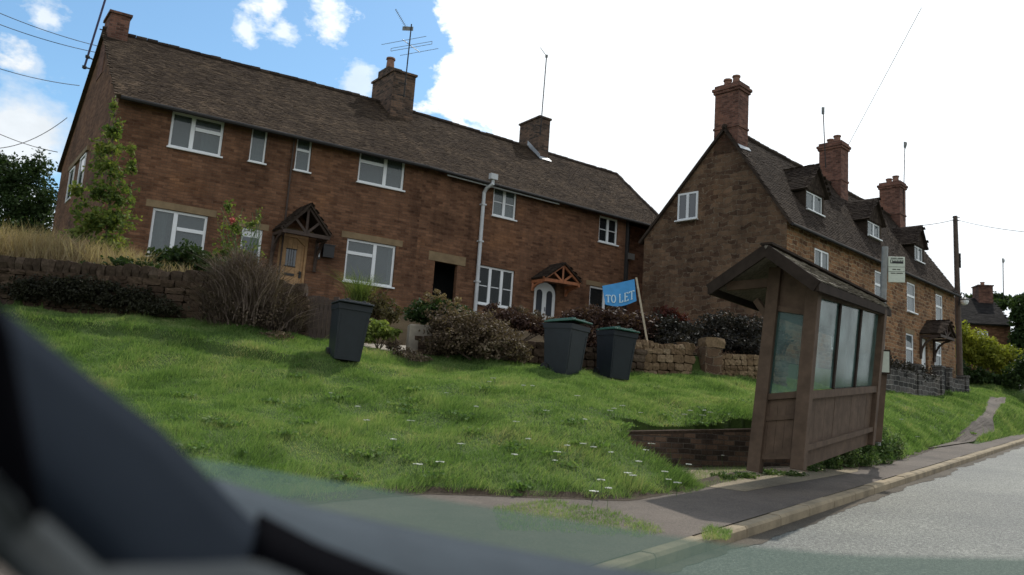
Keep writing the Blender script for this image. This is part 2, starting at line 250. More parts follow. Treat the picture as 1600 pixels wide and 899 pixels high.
# ------------------------------------------------------------------ mesh helpers
class MB:
    def __init__(s): s.v = []; s.f = []; s.mi = []; s.arr = []
    def poly(s, pts, mi=0):
        n = len(s.v); s.v += [Vector(p) for p in pts]; s.f.append(list(range(n, n + len(pts)))); s.mi.append(mi)
    def prism(s, pts, off, mi=0):
        pts = [Vector(p) for p in pts]; off = Vector(off); n = len(pts); k = len(s.v)
        nr = Vector((0, 0, 0))
        for i in range(n): nr += pts[i].cross(pts[(i + 1) % n])
        flip = nr.dot(off) > 0
        s.v += pts + [p + off for p in pts]
        top = list(range(k, k + n)); bot = list(range(k + n, k + 2 * n))
        fs = [top if not flip else top[::-1], bot[::-1] if not flip else bot]
        for i in range(n):
            j = (i + 1) % n; q = [k + j, k + i, k + n + i, k + n + j]; fs.append(q if not flip else q[::-1])
        s.f += fs; s.mi += [mi] * len(fs)
    def box(s, o, ex, ey, ez, mi=0):        # corner + three edge vectors
        o, ex, ey, ez = map(Vector, (o, ex, ey, ez)); s.prism([o, o + ex, o + ex + ey, o + ey], ez, mi)
    def beam(s, p, q, wd, ht=None, up=(0, 0, 1), mi=0, w2=None):
        p, q = Vector(p), Vector(q); ht = ht or wd; d = (q - p).normalized(); up = Vector(up)
        if abs(d.dot(up)) > .97: up = Vector((0, 1, 0))
        x = d.cross(up).normalized(); y = x.cross(d).normalized(); k = (w2 or wd) / wd
        a = [p + x * sx * wd / 2 + y * sy * ht / 2 for sx, sy in ((-1, -1), (1, -1), (1, 1), (-1, 1))]
        b = [q + x * sx * wd / 2 * k + y * sy * ht / 2 * k for sx, sy in ((-1, -1), (1, -1), (1, 1), (-1, 1))]
        n = len(s.v); s.v += a + b
        fs = [[n + 3, n + 2, n + 1, n], [n + 4, n + 5, n + 6, n + 7]] + [[n + i, n + (i + 1) % 4, n + 4 + (i + 1) % 4, n + 4 + i] for i in range(4)]
        s.f += fs; s.mi += [mi] * 6
    def tube(s, pts, r, seg=8, mi=0, caps=True):
        pts = [Vector(p) for p in pts]; rs = r if isinstance(r, (list, tuple)) else [r] * len(pts); k0 = len(s.v)
        for i, p in enumerate(pts):
            d = (pts[min(i + 1, len(pts) - 1)] - pts[max(i - 1, 0)]).normalized(); up = Vector((0, 0, 1)) if abs(d.z) < .95 else Vector((0, 1, 0))
            x = d.cross(up).normalized(); y = x.cross(d)
            for j in range(seg):
                a = 2 * pi * j / seg; s.v.append(p + (x * cos(a) + y * sin(a)) * rs[i])
        for i in range(len(pts) - 1):
            for j in range(seg):
                a = k0 + i * seg + j; b = k0 + i * seg + (j + 1) % seg; s.f.append([a, b, b + seg, a + seg]); s.mi.append(mi)
        if caps:
            s.f.append([k0 + j for j in range(seg)][::-1]); s.f.append([k0 + (len(pts) - 1) * seg + j for j in range(seg)]); s.mi += [mi, mi]
    def raw(s, V, Fc, mi=0): s.arr.append((np.asarray(V, float), np.asarray(Fc, int), mi))
    def build(s, name, mats, parent=None, loc=None, smooth=False, bevel=0, uv=True):
        if not isinstance(mats, (list, tuple)): mats = [mats]
        V = [np.array([tuple(v) for v in s.v]).reshape(-1, 3)]; loops = [i for f in s.f for i in f]; tot = [len(f) for f in s.f]; mi = list(s.mi); n = len(s.v)
        loops = [np.array(loops, int)]; tot = [np.array(tot, int)]; mi = [np.array(mi, int)]
        for A, Fc, m_ in s.arr:
            V.append(A); loops.append((Fc + n).ravel()); tot.append(np.full(len(Fc), Fc.shape[1])); mi.append(np.full(len(Fc), m_)); n += len(A)
        V = np.concatenate(V); loops = np.concatenate(loops); tot = np.concatenate(tot); mi = np.concatenate(mi)
        if parent is not None: base = Vector(parent['_w'])
        elif loc is not None: base = Vector(loc)
        else: base = Vector(((V[:, 0].min() + V[:, 0].max()) / 2, (V[:, 1].min() + V[:, 1].max()) / 2, V[:, 2].min()))
        V = V - np.array(base)
        me = bpy.data.meshes.new(name); me.vertices.add(len(V)); me.vertices.foreach_set('co', V.astype('f').ravel())
        me.loops.add(len(loops)); me.loops.foreach_set('vertex_index', loops.astype('i'))
        st = np.concatenate([[0], np.cumsum(tot)[:-1]]).astype('i'); me.polygons.add(len(tot)); me.polygons.foreach_set('loop_start', st); me.polygons.foreach_set('loop_total', tot.astype('i'))
        for m in mats: me.materials.append(m)
        me.polygons.foreach_set('material_index', mi.astype('i')); me.update(calc_edges=True); me.validate()
        me.polygons.foreach_set('use_smooth', [bool(smooth)] * len(me.polygons))
        o = bpy.data.objects.new(name, me); COL.objects.link(o)
        if parent is not None: o.parent = parent; o['_w'] = tuple(base)
        else: o.location = base + Vector((0, 0, EYE)); o['_w'] = tuple(base)
        if uv and len(V) < 60000:
            nv = np.zeros(len(me.polygons) * 3, 'f'); me.polygons.foreach_get('normal', nv); nv = nv.reshape(-1, 3)
            u = np.cross([0, 0, 1.], nv); ln = np.linalg.norm(u, axis=1); flat = ln < .2; u[flat] = [1, 0, 0]; ln[flat] = 1; u /= ln[:, None]
            vv = np.cross(nv, u); pid = np.repeat(np.arange(len(me.polygons)), tot if len(tot) == len(me.polygons) else [p.loop_total for p in me.polygons])
            lv = np.zeros(len(me.loops), 'i'); me.loops.foreach_get('vertex_index', lv)
            co = (V + np.array(base))[lv]; uvs = np.stack([(co * u[pid]).sum(1), (co * vv[pid]).sum(1)], 1)
            ul = me.uv_layers.new(name='UVMap'); ul.data.foreach_set('uv', uvs.astype('f').ravel())
        if bevel:
            b = o.modifiers.new('bevel', 'BEVEL'); b.width = bevel; b.segments = 2; b.limit_method = 'ANGLE'
        return o
def tag(o, label=None, cat=None, group=None, kind=None):
    if label: o['label'] = label
    if cat: o['category'] = cat
    if group: o['group'] = group
    if kind: o['kind'] = kind
    return o
def thing(name, label, cat, loc, group=None):
    o = bpy.data.objects.new(name, None); COL.objects.link(o); o.empty_display_size = .2
    o.location = Vector(loc) + Vector((0, 0, EYE)); o['_w'] = tuple(loc); return tag(o, label, cat, group)
def copy_tree(o, loc=None, parent=None, label=None):
    c = o.copy(); COL.objects.link(c); c.parent = parent
    if parent is None and loc is not None: c.location = Vector(loc) + Vector((0, 0, EYE)); c['_w'] = tuple(loc)
    if label: c['label'] = label
    for ch in list(o.children): copy_tree(ch, None, c)
    return c
def sines(seed, n=14, f0=.15, f1=1.2):
    r = np.random.default_rng(seed); k = r.uniform(f0, f1, n) * 2 * pi; th = r.uniform(0, 2 * pi, n); ph = r.uniform(0, 2 * pi, n)
    def f(x, y): return sum(np.sin(kk * (x * np.cos(t) + y * np.sin(t)) + p) for kk, t, p in zip(k, th, ph)) / math.sqrt(n)
    return f

# ------------------------------------------------------------------ terrain
RA = radians(39.0); GR = .052
S2 = np.array([sin(RA), cos(RA)]); D2 = np.array([-cos(RA), sin(RA)])
def sd_(X, Y): return X * S2[0] + Y * S2[1], X * D2[0] + Y * D2[1]
def xy_(s, d): return s * S2[0] + d * D2[0], s * S2[1] + d * D2[1]
def road_z(s, d): return -1.47 + GR * np.maximum(s, -40) + .0 * d
KD = None
def onplane(x, y, h, cross=0., d0=0.):
    r = ray(x, y); s, d = sd_(r.x, r.y); k = (h - cross * d0) / (r.z - GR * s - cross * d); return np.array([r.x * k, r.y * k])
kp = [onplane(*p, -1.36) for p in ((1135, 845), (1250, 799), (1400, 748), (1500, 714))]
kds = [sd_(*p)[1] for p in kp]; KD = float(np.mean(kds)); print('kerb d', kds, [sd_(*p)[0] for p in kp])
CROSS = .035
def foot_z(s, d): return -1.36 + GR * np.maximum(s, -40) + CROSS * (d - KD)
EP = [(650, 770), (800, 776), (960, 781), (1060, 768), (1160, 745), (1370, 726), (1420, 712), (1480, 692)]
ep = [onplane(*p, -1.36, CROSS, KD) for p in EP]; es = [sd_(*p) for p in ep]; print('edge', [(round(float(a), 2), round(float(b), 2)) for a, b in es])
ES = sorted([(float(a), float(b)) for a, b in es]); ES = [(-40, 9), (ES[0][0] - 3, ES[0][1] + .3)] + ES
esx = [a for a, b in ES] + [ES[-1][0] + 2, 200]; esd = [b for a, b in ES] + [KD + .6, KD + .6]
def edge_d(s): return np.interp(s, esx, esd)
CP = [(0, 487, 15.6), (60, 492, 15.5), (300, 512, 15.2), (460, 530, 15.2), (540, 567, 14), (560, 570, 14.5), (600, 576, 14.9), (650, 580, 15.3), (692, 580, 15.6), (750, 577, 15.8), (880, 590, 15.6), (960, 596, 16.6), (1080, 593, 18), (1170, 598, 18.6),
      (1375, 614, 27.5), (1450, 615, 30.5), (1512, 616, 33), (1550, 620, 37), (1600, 614, 39), (200, 590, 11.8), (450, 640, 10.8), (700, 640, 11.4), (900, 640, 12.3), (1050, 648, 13.3),
      (1170, 668, 12.9), (980, 672, 11.6), (1400, 660, 19.3), (1450, 640, 24.5), (1500, 640, 27.6), (1600, 650, 29.6), (300, 640, 10), (1000, 610, 15)]
pts = [at(*p) for p in CP]
ctrl = [(p.x, p.y, p.z) for p in pts]
for (x, y) in ep: s, d = sd_(x, y); ctrl.append((x, y, float(foot_z(s, d)) + .02))
for s, d, z in ((-15, 12, -.6), (-15, 25, 1.), (5, 30, 2.3), (25, 25, 2.9), (60, 10, 3.0), (60, 3.5, 1.85), (90, 12, 4.5), (-30, 8, -1.9), (45, 3.3, 1.05), (38, 3.2, .72), (45, 9, 2.5)):
    x, y = xy_(s, d); ctrl.append((float(x), float(y), z))
C = np.array(ctrl)
def tps(r2): return np.where(r2 > 1e-9, r2 * np.log(np.maximum(r2, 1e-9)) * .5, 0)
NC = n = len(C); K = tps(((C[:, None, :2] - C[None, :, :2]) ** 2).sum(2)) + np.eye(n) * .04
A = np.zeros((n + 3, n + 3)); A[:n, :n] = K; A[:n, n] = 1; A[:n, n + 1:] = C[:, :2]; A[n, :n] = 1; A[n + 1:, :n] = C[:, :2].T
Wt = np.linalg.solve(A, np.concatenate([C[:, 2], [0, 0, 0]]))
def bank(X, Y):
    X = np.asarray(X, float); Y = np.asarray(Y, float); sh = X.shape; x = X.ravel(); y = Y.ravel(); o = np.zeros(len(x))
    for i in range(0, len(x), 20000):
        a = x[i:i + 20000]; b = y[i:i + 20000]; o[i:i + 20000] = tps((a[:, None] - C[None, :, 0]) ** 2 + (b[:, None] - C[None, :, 1]) ** 2) @ Wt[:NC] + Wt[NC] + Wt[NC + 1] * a + Wt[NC + 2] * b
    return o.reshape(sh)
WP = [(0, 487, 15.7), (60, 492, 15.6), (300, 512, 15.35), (465, 528, 15.4), (590, 560, 16.2), (880, 585, 16.6), (1080, 592, 18.2), (1180, 598, 18.8), (1375, 613, 27.7), (1450, 613, 30.7), (1515, 613, 33.4)]
wp = [at(*p) for p in WP]; wl = sorted([tuple(float(q) for q in sd_(p.x, p.y)) for p in wp]); print('wall line', [(round(a, 1), round(b, 1)) for a, b in wl])
wlx = [-60, wl[0][0] - 4] + [a for a, b in wl] + [wl[-1][0] + 2, wl[-1][0] + 3, 300]; wld = [60, wl[0][1] + 5] + [b for a, b in wl] + [wl[-1][1], 30, 60]
def wall_d(s): return np.interp(s, wlx, wld)
def garden(X, Y, s, d):
    f = np.clip((d - wall_d(s)) / 9, 0, 1) ** 1.6
    return np.interp(s, [0, 9.3, 9.9, 12, 14, 18, 26, 34, 60], [2.15, 2.05, .55, .6, 1.2, 1.6, 1.9, 2.15, 3.2]) * (1 - f) + np.interp(s, [0, 10, 20, 27, 40, 60], [2.6, 2.55, 2.6, 2.2, 2.2, 3.4]) * f
bayp = [at(985, 690, 10.9), at(1085, 722, 10.5), at(1165, 738, 10.2), at(1340, 700, 13.2), at(1345, 662, 14.75), at(1180, 672, 13.12), at(968, 676, 11.95)]
BAY = [(p.x, p.y) for p in bayp]
def inpoly(X, Y, P):
    X = np.asarray(X, float); Y = np.asarray(Y, float); r = np.zeros(X.shape, bool); j = len(P) - 1
    for i in range(len(P)):
        xi, yi = P[i]; xj, yj = P[j]
        c = ((yi > Y) != (yj > Y)) & (X < (xj - xi) * (Y - yi) / (yj - yi + 1e-12) + xi); r ^= c; j = i
    return r
_t = sorted(tuple(float(v) for v in sd_(p.x, p.y)) for p in (at(-150, 492, 15.0), at(60, 502, 14.6), at(250, 524, 14.1), at(380, 545, 13.7), at(500, 566, 13.3))); TLs = [a for a, b in _t]; TLd = [b for a, b in _t]
lump = sines(3, 16, .12, .55); lump2 = sines(5, 20, .5, 1.6)
def ground(X, Y, raw=False):
    X = np.asarray(X, float); Y = np.asarray(Y, float); s, d = sd_(X, Y); e = edge_d(s)
    zf = foot_z(s, d); zb = bank(X, Y); t = np.clip((d - e) / .5, 0, 1); t = t * t * (3 - 2 * t)
    lip = .07 * np.clip((d - e) / .12, 0, 1)
    z = zf * (1 - t) + zb * t + lip + np.where(d > e + .3, .035 * lump(X, Y) + .018 * lump2(X, Y), 0)
    z = z - .17 / (1 + np.exp(np.clip((d - np.interp(s, TLs, TLd)) / .05, -30, 30))) * np.clip((9.6 - s) / 1.5, 0, 1) * np.clip((d - e) / 3, 0, 1)
    z = np.where(inpoly(X, Y, BAY), np.minimum(z, zf - .02), z)
    far = s > esx[-2] - 3
    z = np.where((d > wall_d(s) + .2), garden(X, Y, s, d), z)
    if not raw:
        z = np.where(d < KD + .12, road_z(s, d) - .25, z)
        z = np.where((d >= KD + .12) & (d < e - .03), z - .05, z)
    return z
def hit(x, y, lift=0.):
    r = ray(x, y); prev = None
    ks = np.linspace(4, 60, 2500); z = ground(r.x * ks, r.y * ks, True) + lift - r.z * ks; i = np.argmax(z > 0) if (z > 0).any() else 1600
    k = ks[i]; return Vector((r.x * k, r.y * k, float(ground(r.x * k, r.y * k, True))))
def gp(x, y): return Vector((x, y, float(ground(x, y, True))))
def grid_mesh(name, mat, ss, dd, zf, kind='structure', lift=0.):
    SS, DD = np.meshgrid(ss, dd, indexing='ij'); X, Y = xy_(SS, DD); Z = zf(X, Y) + lift
    V = np.stack([X, Y, Z], -1).reshape(-1, 3); a, b = SS.shape; i, j = np.meshgrid(np.arange(a - 1), np.arange(b - 1), indexing='ij'); k = (i * b + j).ravel()
    m = MB(); m.raw(V, np.stack([k, k + 1, k + b + 1, k + b], 1)[:, ::-1]); o = m.build(name, mat, loc=(0, 0, 0), smooth=False, uv=False)
    if kind: o['kind'] = kind
    return o
ss = np.concatenate([np.linspace(-900, -30, 20), np.linspace(-25, -3, 20), np.arange(-2, 20, .13), np.arange(20, 45, .3), np.arange(45, 90, 2.5), np.linspace(95, 1500, 30)])
dd = np.concatenate([np.linspace(-900, -12, 20), np.arange(-8, KD, 1.2), np.arange(KD + .02, 14, .13), np.arange(14, 24, .4), np.arange(25, 60, 3), np.linspace(65, 900, 20)])
def gfar(X, Y):
    z = ground(X, Y); s, d = sd_(X, Y); R_ = np.hypot(X, Y); t = np.clip((R_ - 55) / 80, 0, 1)
    zf = np.clip(GR * s, -8, 4.0) - .6
    return z * (1 - t) + zf * t
grid_mesh('ground', M_soil, ss, dd, gfar)
rs = np.concatenate([np.arange(-30, 60, 1.0), np.linspace(61, 120, 20)])
grid_mesh('road', M_road, rs, np.linspace(-5.2, KD - .001, 8), lambda X, Y: road_z(*sd_(X, Y)))
# kerb stones, one long kerb with joints
mk = MB(); s = -6.0
while s < 60:
    ln = .915; a, b = s + .006, s + ln - .006; j = rnd.uniform(-.006, .006); q = []
    for (dk, hk) in ((-.0, -.05), (-.0, .085), (.02, .112 + j), (.14, .113 + j), (.14, -.05)):
        q.append((KD + dk, hk))
    P0 = [Vector((*xy_(a, dk), road_z(a, 0) + hk)) for dk, hk in q]; P1 = [Vector((*xy_(b, dk), road_z(b, 0) + hk)) for dk, hk in q]
    mk.prism(P0, P1[0] - P0[0]); s += ln
tag(mk.build('kerb', M_kerb), kind='structure')
# pavement strip
psn = np.arange(-4, 40, .25); mp = []
for s in psn:
    e = float(edge_d(s)) if s < ES[-1][0] + .5 else KD + .5
    mp.append([(s, KD + .14 + (max(e, KD + .5) - KD - .14 + .06) * k / 12) for k in range(13)])
q = np.array(mp); X, Y = xy_(q[..., 0], q[..., 1]); Z = foot_z(q[..., 0], q[..., 1]) + .004
V = np.stack([X, Y, Z], -1).reshape(-1, 3); i, j = np.meshgrid(np.arange(len(psn) - 1), np.arange(12), indexing='ij'); k = (i * 13 + j).ravel()
m = MB(); m.raw(V, np.stack([k, k + 1, k + 14, k + 13], 1)[:, ::-1]); o = m.build('pavement', M_pave, loc=(0, 0, 0), uv=False); o['kind'] = 'structure'
def ragged(name, mat, s0, s1, fd0, fd1, zf, seed, step=.06):
    r = np.random.default_rng(seed); sv = np.arange(s0, s1, step); n_ = len(sv); w1 = np.cumsum(r.normal(0, .4, n_)); w1 -= np.linspace(w1[0], w1[-1], n_); wob = np.convolve(np.sin(sv * 1.7) * .3 + np.sin(sv * 4.3 + 1) * .2 + r.normal(0, .9, n_), np.ones(9) / 9, 'same')
    rows = np.stack([fd0(sv, wob), (fd0(sv, wob) + fd1(sv, wob)) / 2, fd1(sv, wob)], 1); SSv = np.repeat(sv[:, None], 3, 1); X, Y = xy_(SSv, rows); V = np.stack([X, Y, zf(SSv, rows)], -1).reshape(-1, 3)
    i, j = np.meshgrid(np.arange(n_ - 1), np.arange(2), indexing='ij'); k = (i * 3 + j).ravel(); m = MB(); m.raw(V, np.stack([k, k + 1, k + 4, k + 3], 1)[:, ::-1]); tag(m.build(name, mat, loc=(0, 0, 0), uv=False), kind='structure')
M_grit = pavemat('gutter_dirt', (.05, .042, .032), (.11, .092, .07)); M_earth = pavemat('bare_earth', (.035, .025, .017), (.075, .055, .038))
ragged('gutter_dirt', M_grit, -3, 44, lambda s, w_: KD - .16 - .09 * w_, lambda s, w_: np.full(len(s), KD - .002), lambda s, d: road_z(s, d) + .004, 61)
ragged('bare_earth', M_earth, 4, 24, lambda s, w_: edge_d(s) - .10 - .07 * w_, lambda s, w_: edge_d(s) + .1, lambda s, d: foot_z(s, d) + .008 + .05 * np.clip((d - edge_d(s)) / .1, 0, 1), 62)
# footpath leaving the pavement up through the grass
pl = [(1445, 703), (1500, 680), (1528, 655), (1541, 636), (1545, 622)]; pr = [(1520, 692), (1555, 676), (1551, 655), (1563, 636), (1572, 622)]
PL = [hit(*p) for p in pl]; PR = [hit(*p) for p in pr]; print('path', [tuple(round(c, 1) for c in p) for p in PL])
def resamp(P, k):
    t = np.linspace(0, len(P) - 1, k); return np.array([[np.interp(v, range(len(P)), [p[c] for p in P]) for c in range(2)] for v in t])
a, b = resamp(PL, 40), resamp(PR, 40); f = np.linspace(0, 1, 9)[None, :, None]; Q = a[:, None] * (1 - f) + b[:, None] * f
V = np.concatenate([Q, (ground(Q[..., 0], Q[..., 1], True) + .03)[..., None]], 2).reshape(-1, 3); i, j = np.meshgrid(np.arange(39), np.arange(8), indexing='ij'); k = (i * 9 + j).ravel()
m = MB(); m.raw(V, np.stack([k, k + 1, k + 10, k + 9], 1)); o = m.build('footpath', M_pave, loc=(0, 0, 0), uv=False); o['kind'] = 'structure'
PATHPOLY = [tuple(p[:2]) for p in PL] + [tuple(p[:2]) for p in PR[::-1]]
gs_ = np.arange(2, 41, .5); gt_ = np.arange(0, 10.5, .5); SS_, TT_ = np.meshgrid(gs_, gt_, indexing='ij'); DD_ = wall_d(SS_) + .42 + TT_; X, Y = xy_(SS_, DD_); V = np.stack([X, Y, ground(X, Y) + .035], -1).reshape(-1, 3)
i, j = np.meshgrid(np.arange(len(gs_) - 1), np.arange(len(gt_) - 1), indexing='ij'); k = (i * len(gt_) + j).ravel(); m = MB(); m.raw(V, np.stack([k, k + 1, k + len(gt_) + 1, k + len(gt_)], 1)[:, ::-1]); o = m.build('garden_soil', M_garden, loc=(0, 0, 0), uv=False); o['kind'] = 'structure'
# paved bay floor behind the shelter
m = MB(); zb_ = [Vector((x, y, float(foot_z(*sd_(x, y))) + .008)) for x, y in BAY]; m.poly(zb_); tag(m.build('bay_paving', M_bayfloor), kind='structure')

# ------------------------------------------------------------------ building kit
def wall_grid(m, F, a0, a1, z0, z1, holes, b=0, reveal=.16, mi=0, mir=0):
    xs = sorted({a0, a1} | {h[0] for h in holes} | {h[1] for h in holes}); zs = sorted({z0, z1} | {h[2] for h in holes} | {h[3] for h in holes})
    for i in range(len(xs) - 1):
        for j in range(len(zs) - 1):
            cx, cz = (xs[i] + xs[i + 1]) / 2, (zs[j] + zs[j + 1]) / 2
            if any(h[0] < cx < h[1] and h[2] < cz < h[3] for h in holes): continue
            m.poly([F.P(xs[i], b, zs[j]), F.P(xs[i + 1], b, zs[j]), F.P(xs[i + 1], b, zs[j + 1]), F.P(xs[i], b, zs[j + 1])], mi)
    for h in holes:
        c = [(h[0], h[2]), (h[1], h[2]), (h[1], h[3]), (h[0], h[3])]
        for k in range(4):
            p, q = c[k], c[(k + 1) % 4]; m.poly([F.P(p[0], b, p[1]), F.P(p[0], b + reveal, p[1]), F.P(q[0], b + reveal, q[1]), F.P(q[0], b, q[1])], mir)
def fbox(m, F, a0, a1, b0, b1, z0, z1, mi=0):
    m.box(F.P(a0, b0, z0), F.P(a1, b0, z0) - F.P(a0, b0, z0), F.P(a0, b1, z0) - F.P(a0, b0, z0), (0, 0, z1 - z0), mi)
def window(par, F, a0, a1, z0, z1, mull=(), trans=(), b=.06, fw=.072, curtains=(), pane=None, sill=True, label=None, bars=()):
    """mull: (frac, zlo, zhi)  trans: (zfrac, xlo, xhi)  curtains: (xlo,xhi,zlo,zhi,material)"""
    W, H = a1 - a0, z1 - z0; m = MB(); e = .004
    for (p, q, r_, s_) in ((a0 + e, a0 + fw, z0 + e, z1 - e), (a1 - fw, a1 - e, z0 + e, z1 - e)): fbox(m, F, p, q, b, b + .06, r_, s_)
    for (p, q) in ((z0 + e, z0 + fw), (z1 - fw, z1 - e)): fbox(m, F, a0 + fw, a1 - fw, b, b + .06, p, q)
    for (fx, lo, hi) in mull: x = a0 + W * fx; fbox(m, F, x - fw * .75, x + fw * .75, b - .006, b + .05, z0 + H * lo + fw * (lo == 0), z0 + H * hi - fw * (hi == 1))
    for (fz, lo, hi) in trans: z = z0 + H * fz; fbox(m, F, a0 + W * lo + fw * .9, a0 + W * hi - fw * .9, b - .003, b + .045, z - fw * .7, z + fw * .7)
    for (fz, lo, hi) in bars: z = z0 + H * fz; fbox(m, F, a0 + W * lo + fw * .9, a0 + W * hi - fw * .9, b + .002, b + .04, z - .014, z + .014)
    wn = m.build('window', M_white, par)
    if label: wn['label'] = label
    g = MB(); fbox(g, F, a0 + fw * .6, a1 - fw * .6, b + .025, b + .035, z0 + fw * .6, z1 - fw * .6); g.build('pane', pane or M_pane, wn)
    if sill:
        k = MB(); fbox(k, F, a0 - .04, a1 + .04, b - .13, b + .02, z0 - .05, z0 + .002); k.build('sill', M_white, wn, bevel=.008)
    for (xl, xh, zl, zh, mt) in curtains:
        c = MB(); nn = max(6, int((xh - xl) * W / .05)); top, bot = z0 + H * zh, z0 + H * zl
        for i in range(nn):
            x0 = a0 + W * (xl + (xh - xl) * i / nn); x1 = a0 + W * (xl + (xh - xl) * (i + 1) / nn); bb = .13 + .012 * (i % 2); b2 = .13 + .012 * ((i + 1) % 2)
            c.poly([F.P(x0, b + bb, bot), F.P(x1, b + b2, bot), F.P(x1, b + b2, top), F.P(x0, b + bb, top)])
        c.build('curtain', mt, wn)
    return wn
def tiles(m, P00, P10, P11, P01, tw=.17, ex=.105, clip=None, mi=0, jit=.7):
    """real overlapping tiles over the quad eave-left, eave-right, ridge-right, ridge-left"""
    P00, P10, P11, P01 = map(Vector, (P00, P10, P11, P01)); u = (P10 - P00).normalized(); n = u.cross(P01 - P00).normalized()
    if n.z < 0: n = -n
    v = n.cross(u).normalized()
    if v.z < 0: v = -v
    Q = [((p - P00).dot(u), (p - P00).dot(v)) for p in (P00, P10, P11, P01)]
    H = max(q[1] for q in Q); xs0, xs1 = min(q[0] for q in Q), max(q[0] for q in Q); VV = []; FF = []; rows = int(H / ex) + 1; r = np.random.default_rng(int(abs(P00.x * 100)) + 3)
    for j in range(rows):
        y0 = j * ex; cols = int((xs1 - xs0) / tw) + 2; off = (j % 2) * tw / 2
        x = xs0 - off + np.arange(cols) * tw + r.normal(0, .006, cols); c = np.stack([x + tw / 2, np.full(cols, y0 + ex / 2)], 1)
        ok = inpoly(c[:, 0], c[:, 1], Q); x = x[ok]; k = len(x)
        if not k: continue
        yj = y0 + r.normal(0, .008 * jit, k); l0 = .024 + r.normal(0, .004 * jit, k); tl = r.normal(0, .004 * jit, k); g = .004
        ww = tw - g
        for dx, dy, dz in ((0, 0, 0), (ww, 0, 1), (ww, ex * 1.25, 2), (0, ex * 1.25, 2), (0, 0, 3), (ww, 0, 3)):
            h = {0: l0 + tl, 1: l0 - tl, 2: np.full(k, .006), 3: np.full(k, .002)}[dz]
            VV.append(np.stack([x + dx, yj + dy, h], 1))
        base = len(FF)
        FF.append((k,))
    allV = []; allF = []; cnt = 0; vi = 0
    for (k,) in FF:
        blk = np.stack(VV[vi:vi + 6], 1); vi += 6; W3 = np.array(P00) + blk[..., 0:1] * np.array(u) + blk[..., 1:2] * np.array(v) + blk[..., 2:3] * np.array(n)
        allV.append(W3.reshape(-1, 3)); idx = cnt + np.arange(k)[:, None] * 6
        allF.append(np.concatenate([idx + [0, 1, 2, 3], idx + [4, 5, 1, 0]], 0)); cnt += k * 6
    m.raw(np.concatenate(allV), np.concatenate(allF), mi)
def roof_slab(m, P, th=.1, mi=0):
    P = [Vector(p) for p in P]; nr = (P[1] - P[0]).cross(P[2] - P[1]).normalized()
    if nr.z < 0: nr = -nr
    m.prism(P, -nr * th, mi)
def ridge_tiles(par, p, q, r=.11):
    m = MB(); p, q = Vector(p), Vector(q); k = int((q - p).length / .33); 
    for i in range(k):
        a = p.lerp(q, i / k); b = p.lerp(q, (i + .96) / k); dz = rnd.uniform(-.012, .02); m.tube([a + Vector((0, 0, dz)), b + Vector((0, 0, dz + .008))], [r, r * 1.04], 8)
    return m.build('ridge_tiles', M_tile2, par)
def chimney(par, F, a0, a1, b0, b1, z0, z1, mat, pots=(), bands=True, cap=.06, flash=True, label=None):
    m = MB(); fbox(m, F, a0, a1, b0, b1, z0, z1 - .32 if bands else z1 - .06)
    if bands:
        fbox(m, F, a0 - .05, a1 + .05, b0 - .05, b1 + .05, z1 - .32, z1 - .22); fbox(m, F, a0 - .09, a1 + .09, b0 - .09, b1 + .09, z1 - .22, z1 - .12)
        fbox(m, F, a0 - .02, a1 + .02, b0 - .02, b1 + .02, z1 - .12, z1)
        fbox(m, F, a0 - .03, a1 + .03, b0 - .03, b1 + .03, z0 + (z1 - z0) * .36, z0 + (z1 - z0) * .36 + .07)
    else: fbox(m, F, a0 - .05, a1 + .05, b0 - .05, b1 + .05, z1 - .06, z1 + .02)
    c = m.build('chimney', mat, par)
    if label: c['label'] = label
    for (fa, fb, h, r) in pots:
        t = MB(); x, y = a0 + (a1 - a0) * fa, b0 + (b1 - b0) * fb
        t.tube([F.P(x, y, z1 - .02), F.P(x, y, z1 + h * .8), F.P(x, y, z1 + h * .82), F.P(x, y, z1 + h)], [r * 1.05, r * .9, r * 1.15, r * 1.12], 14); t.build('chimney_pot', M_pot, c, smooth=False)
    return c
def px_rect(F, x0, y0, x1, y1, b=0):
    a = F.loc(x0, y0, b); c = F.loc(x1, y1, b); return a[0], c[0], c[1], a[1]

# ================================================================== LEFT TERRACE
F1 = Frame(at(187, 146, 21), 60.5, -36.8); aK = F1.loc(664, 245)[0]; F2 = Frame(F1.P(aK, 0, 0), 55.0)
DEP = 9.9; ZE = 7.86; BR = 4.2; ZB = 1.3
zr1 = (F1.loc(205, 52, BR)[1] + F2.loc(960, 277, BR)[1]) / 2
aE = F2.loc(980, 400)[0]
print('H: aK', aK, 'aE', aE, 'ridge', F1.loc(205, 52, BR), F2.loc(960, 277, BR), 'eave', F1.loc(187, 146), F2.loc(690, 251), F2.loc(1015, 345), 'end Y', F2.P(aE, 0, 0))
print('gable win', F1.side(96, 240), F1.side(109, 240), F1.side(82, 270), F1.side(90, 270), 'rear corner', F1.side(83, 244), 'apex', F1.side(168, 42))
ZSH, ZSL = 4.88, 3.52
def zfix(r, lo, hi): return (r[0], r[1], lo, hi)
uw = [zfix(px_rect(F1, 270, 174, 345, 245), 6.66, 7.72), zfix(px_rect(F1, 395, 198, 413, 259), 6.72, 7.78), zfix(px_rect(F1, 465, 215, 483, 273), 6.74, 7.80), zfix(px_rect(F1, 563, 236, 630, 301), 6.78, 7.82)]
def rr(F, xl, y, xr, y2): return F.loc(xl, y)[0], F.loc(xr, y2)[0]
print('raw', [tuple(round(v, 2) for v in px_rect(F1, *q)) for q in ((270, 174, 345, 245), (395, 198, 413, 259), (465, 215, 483, 273), (563, 236, 630, 301), (240, 323, 316, 395), (543, 374, 613, 455))])
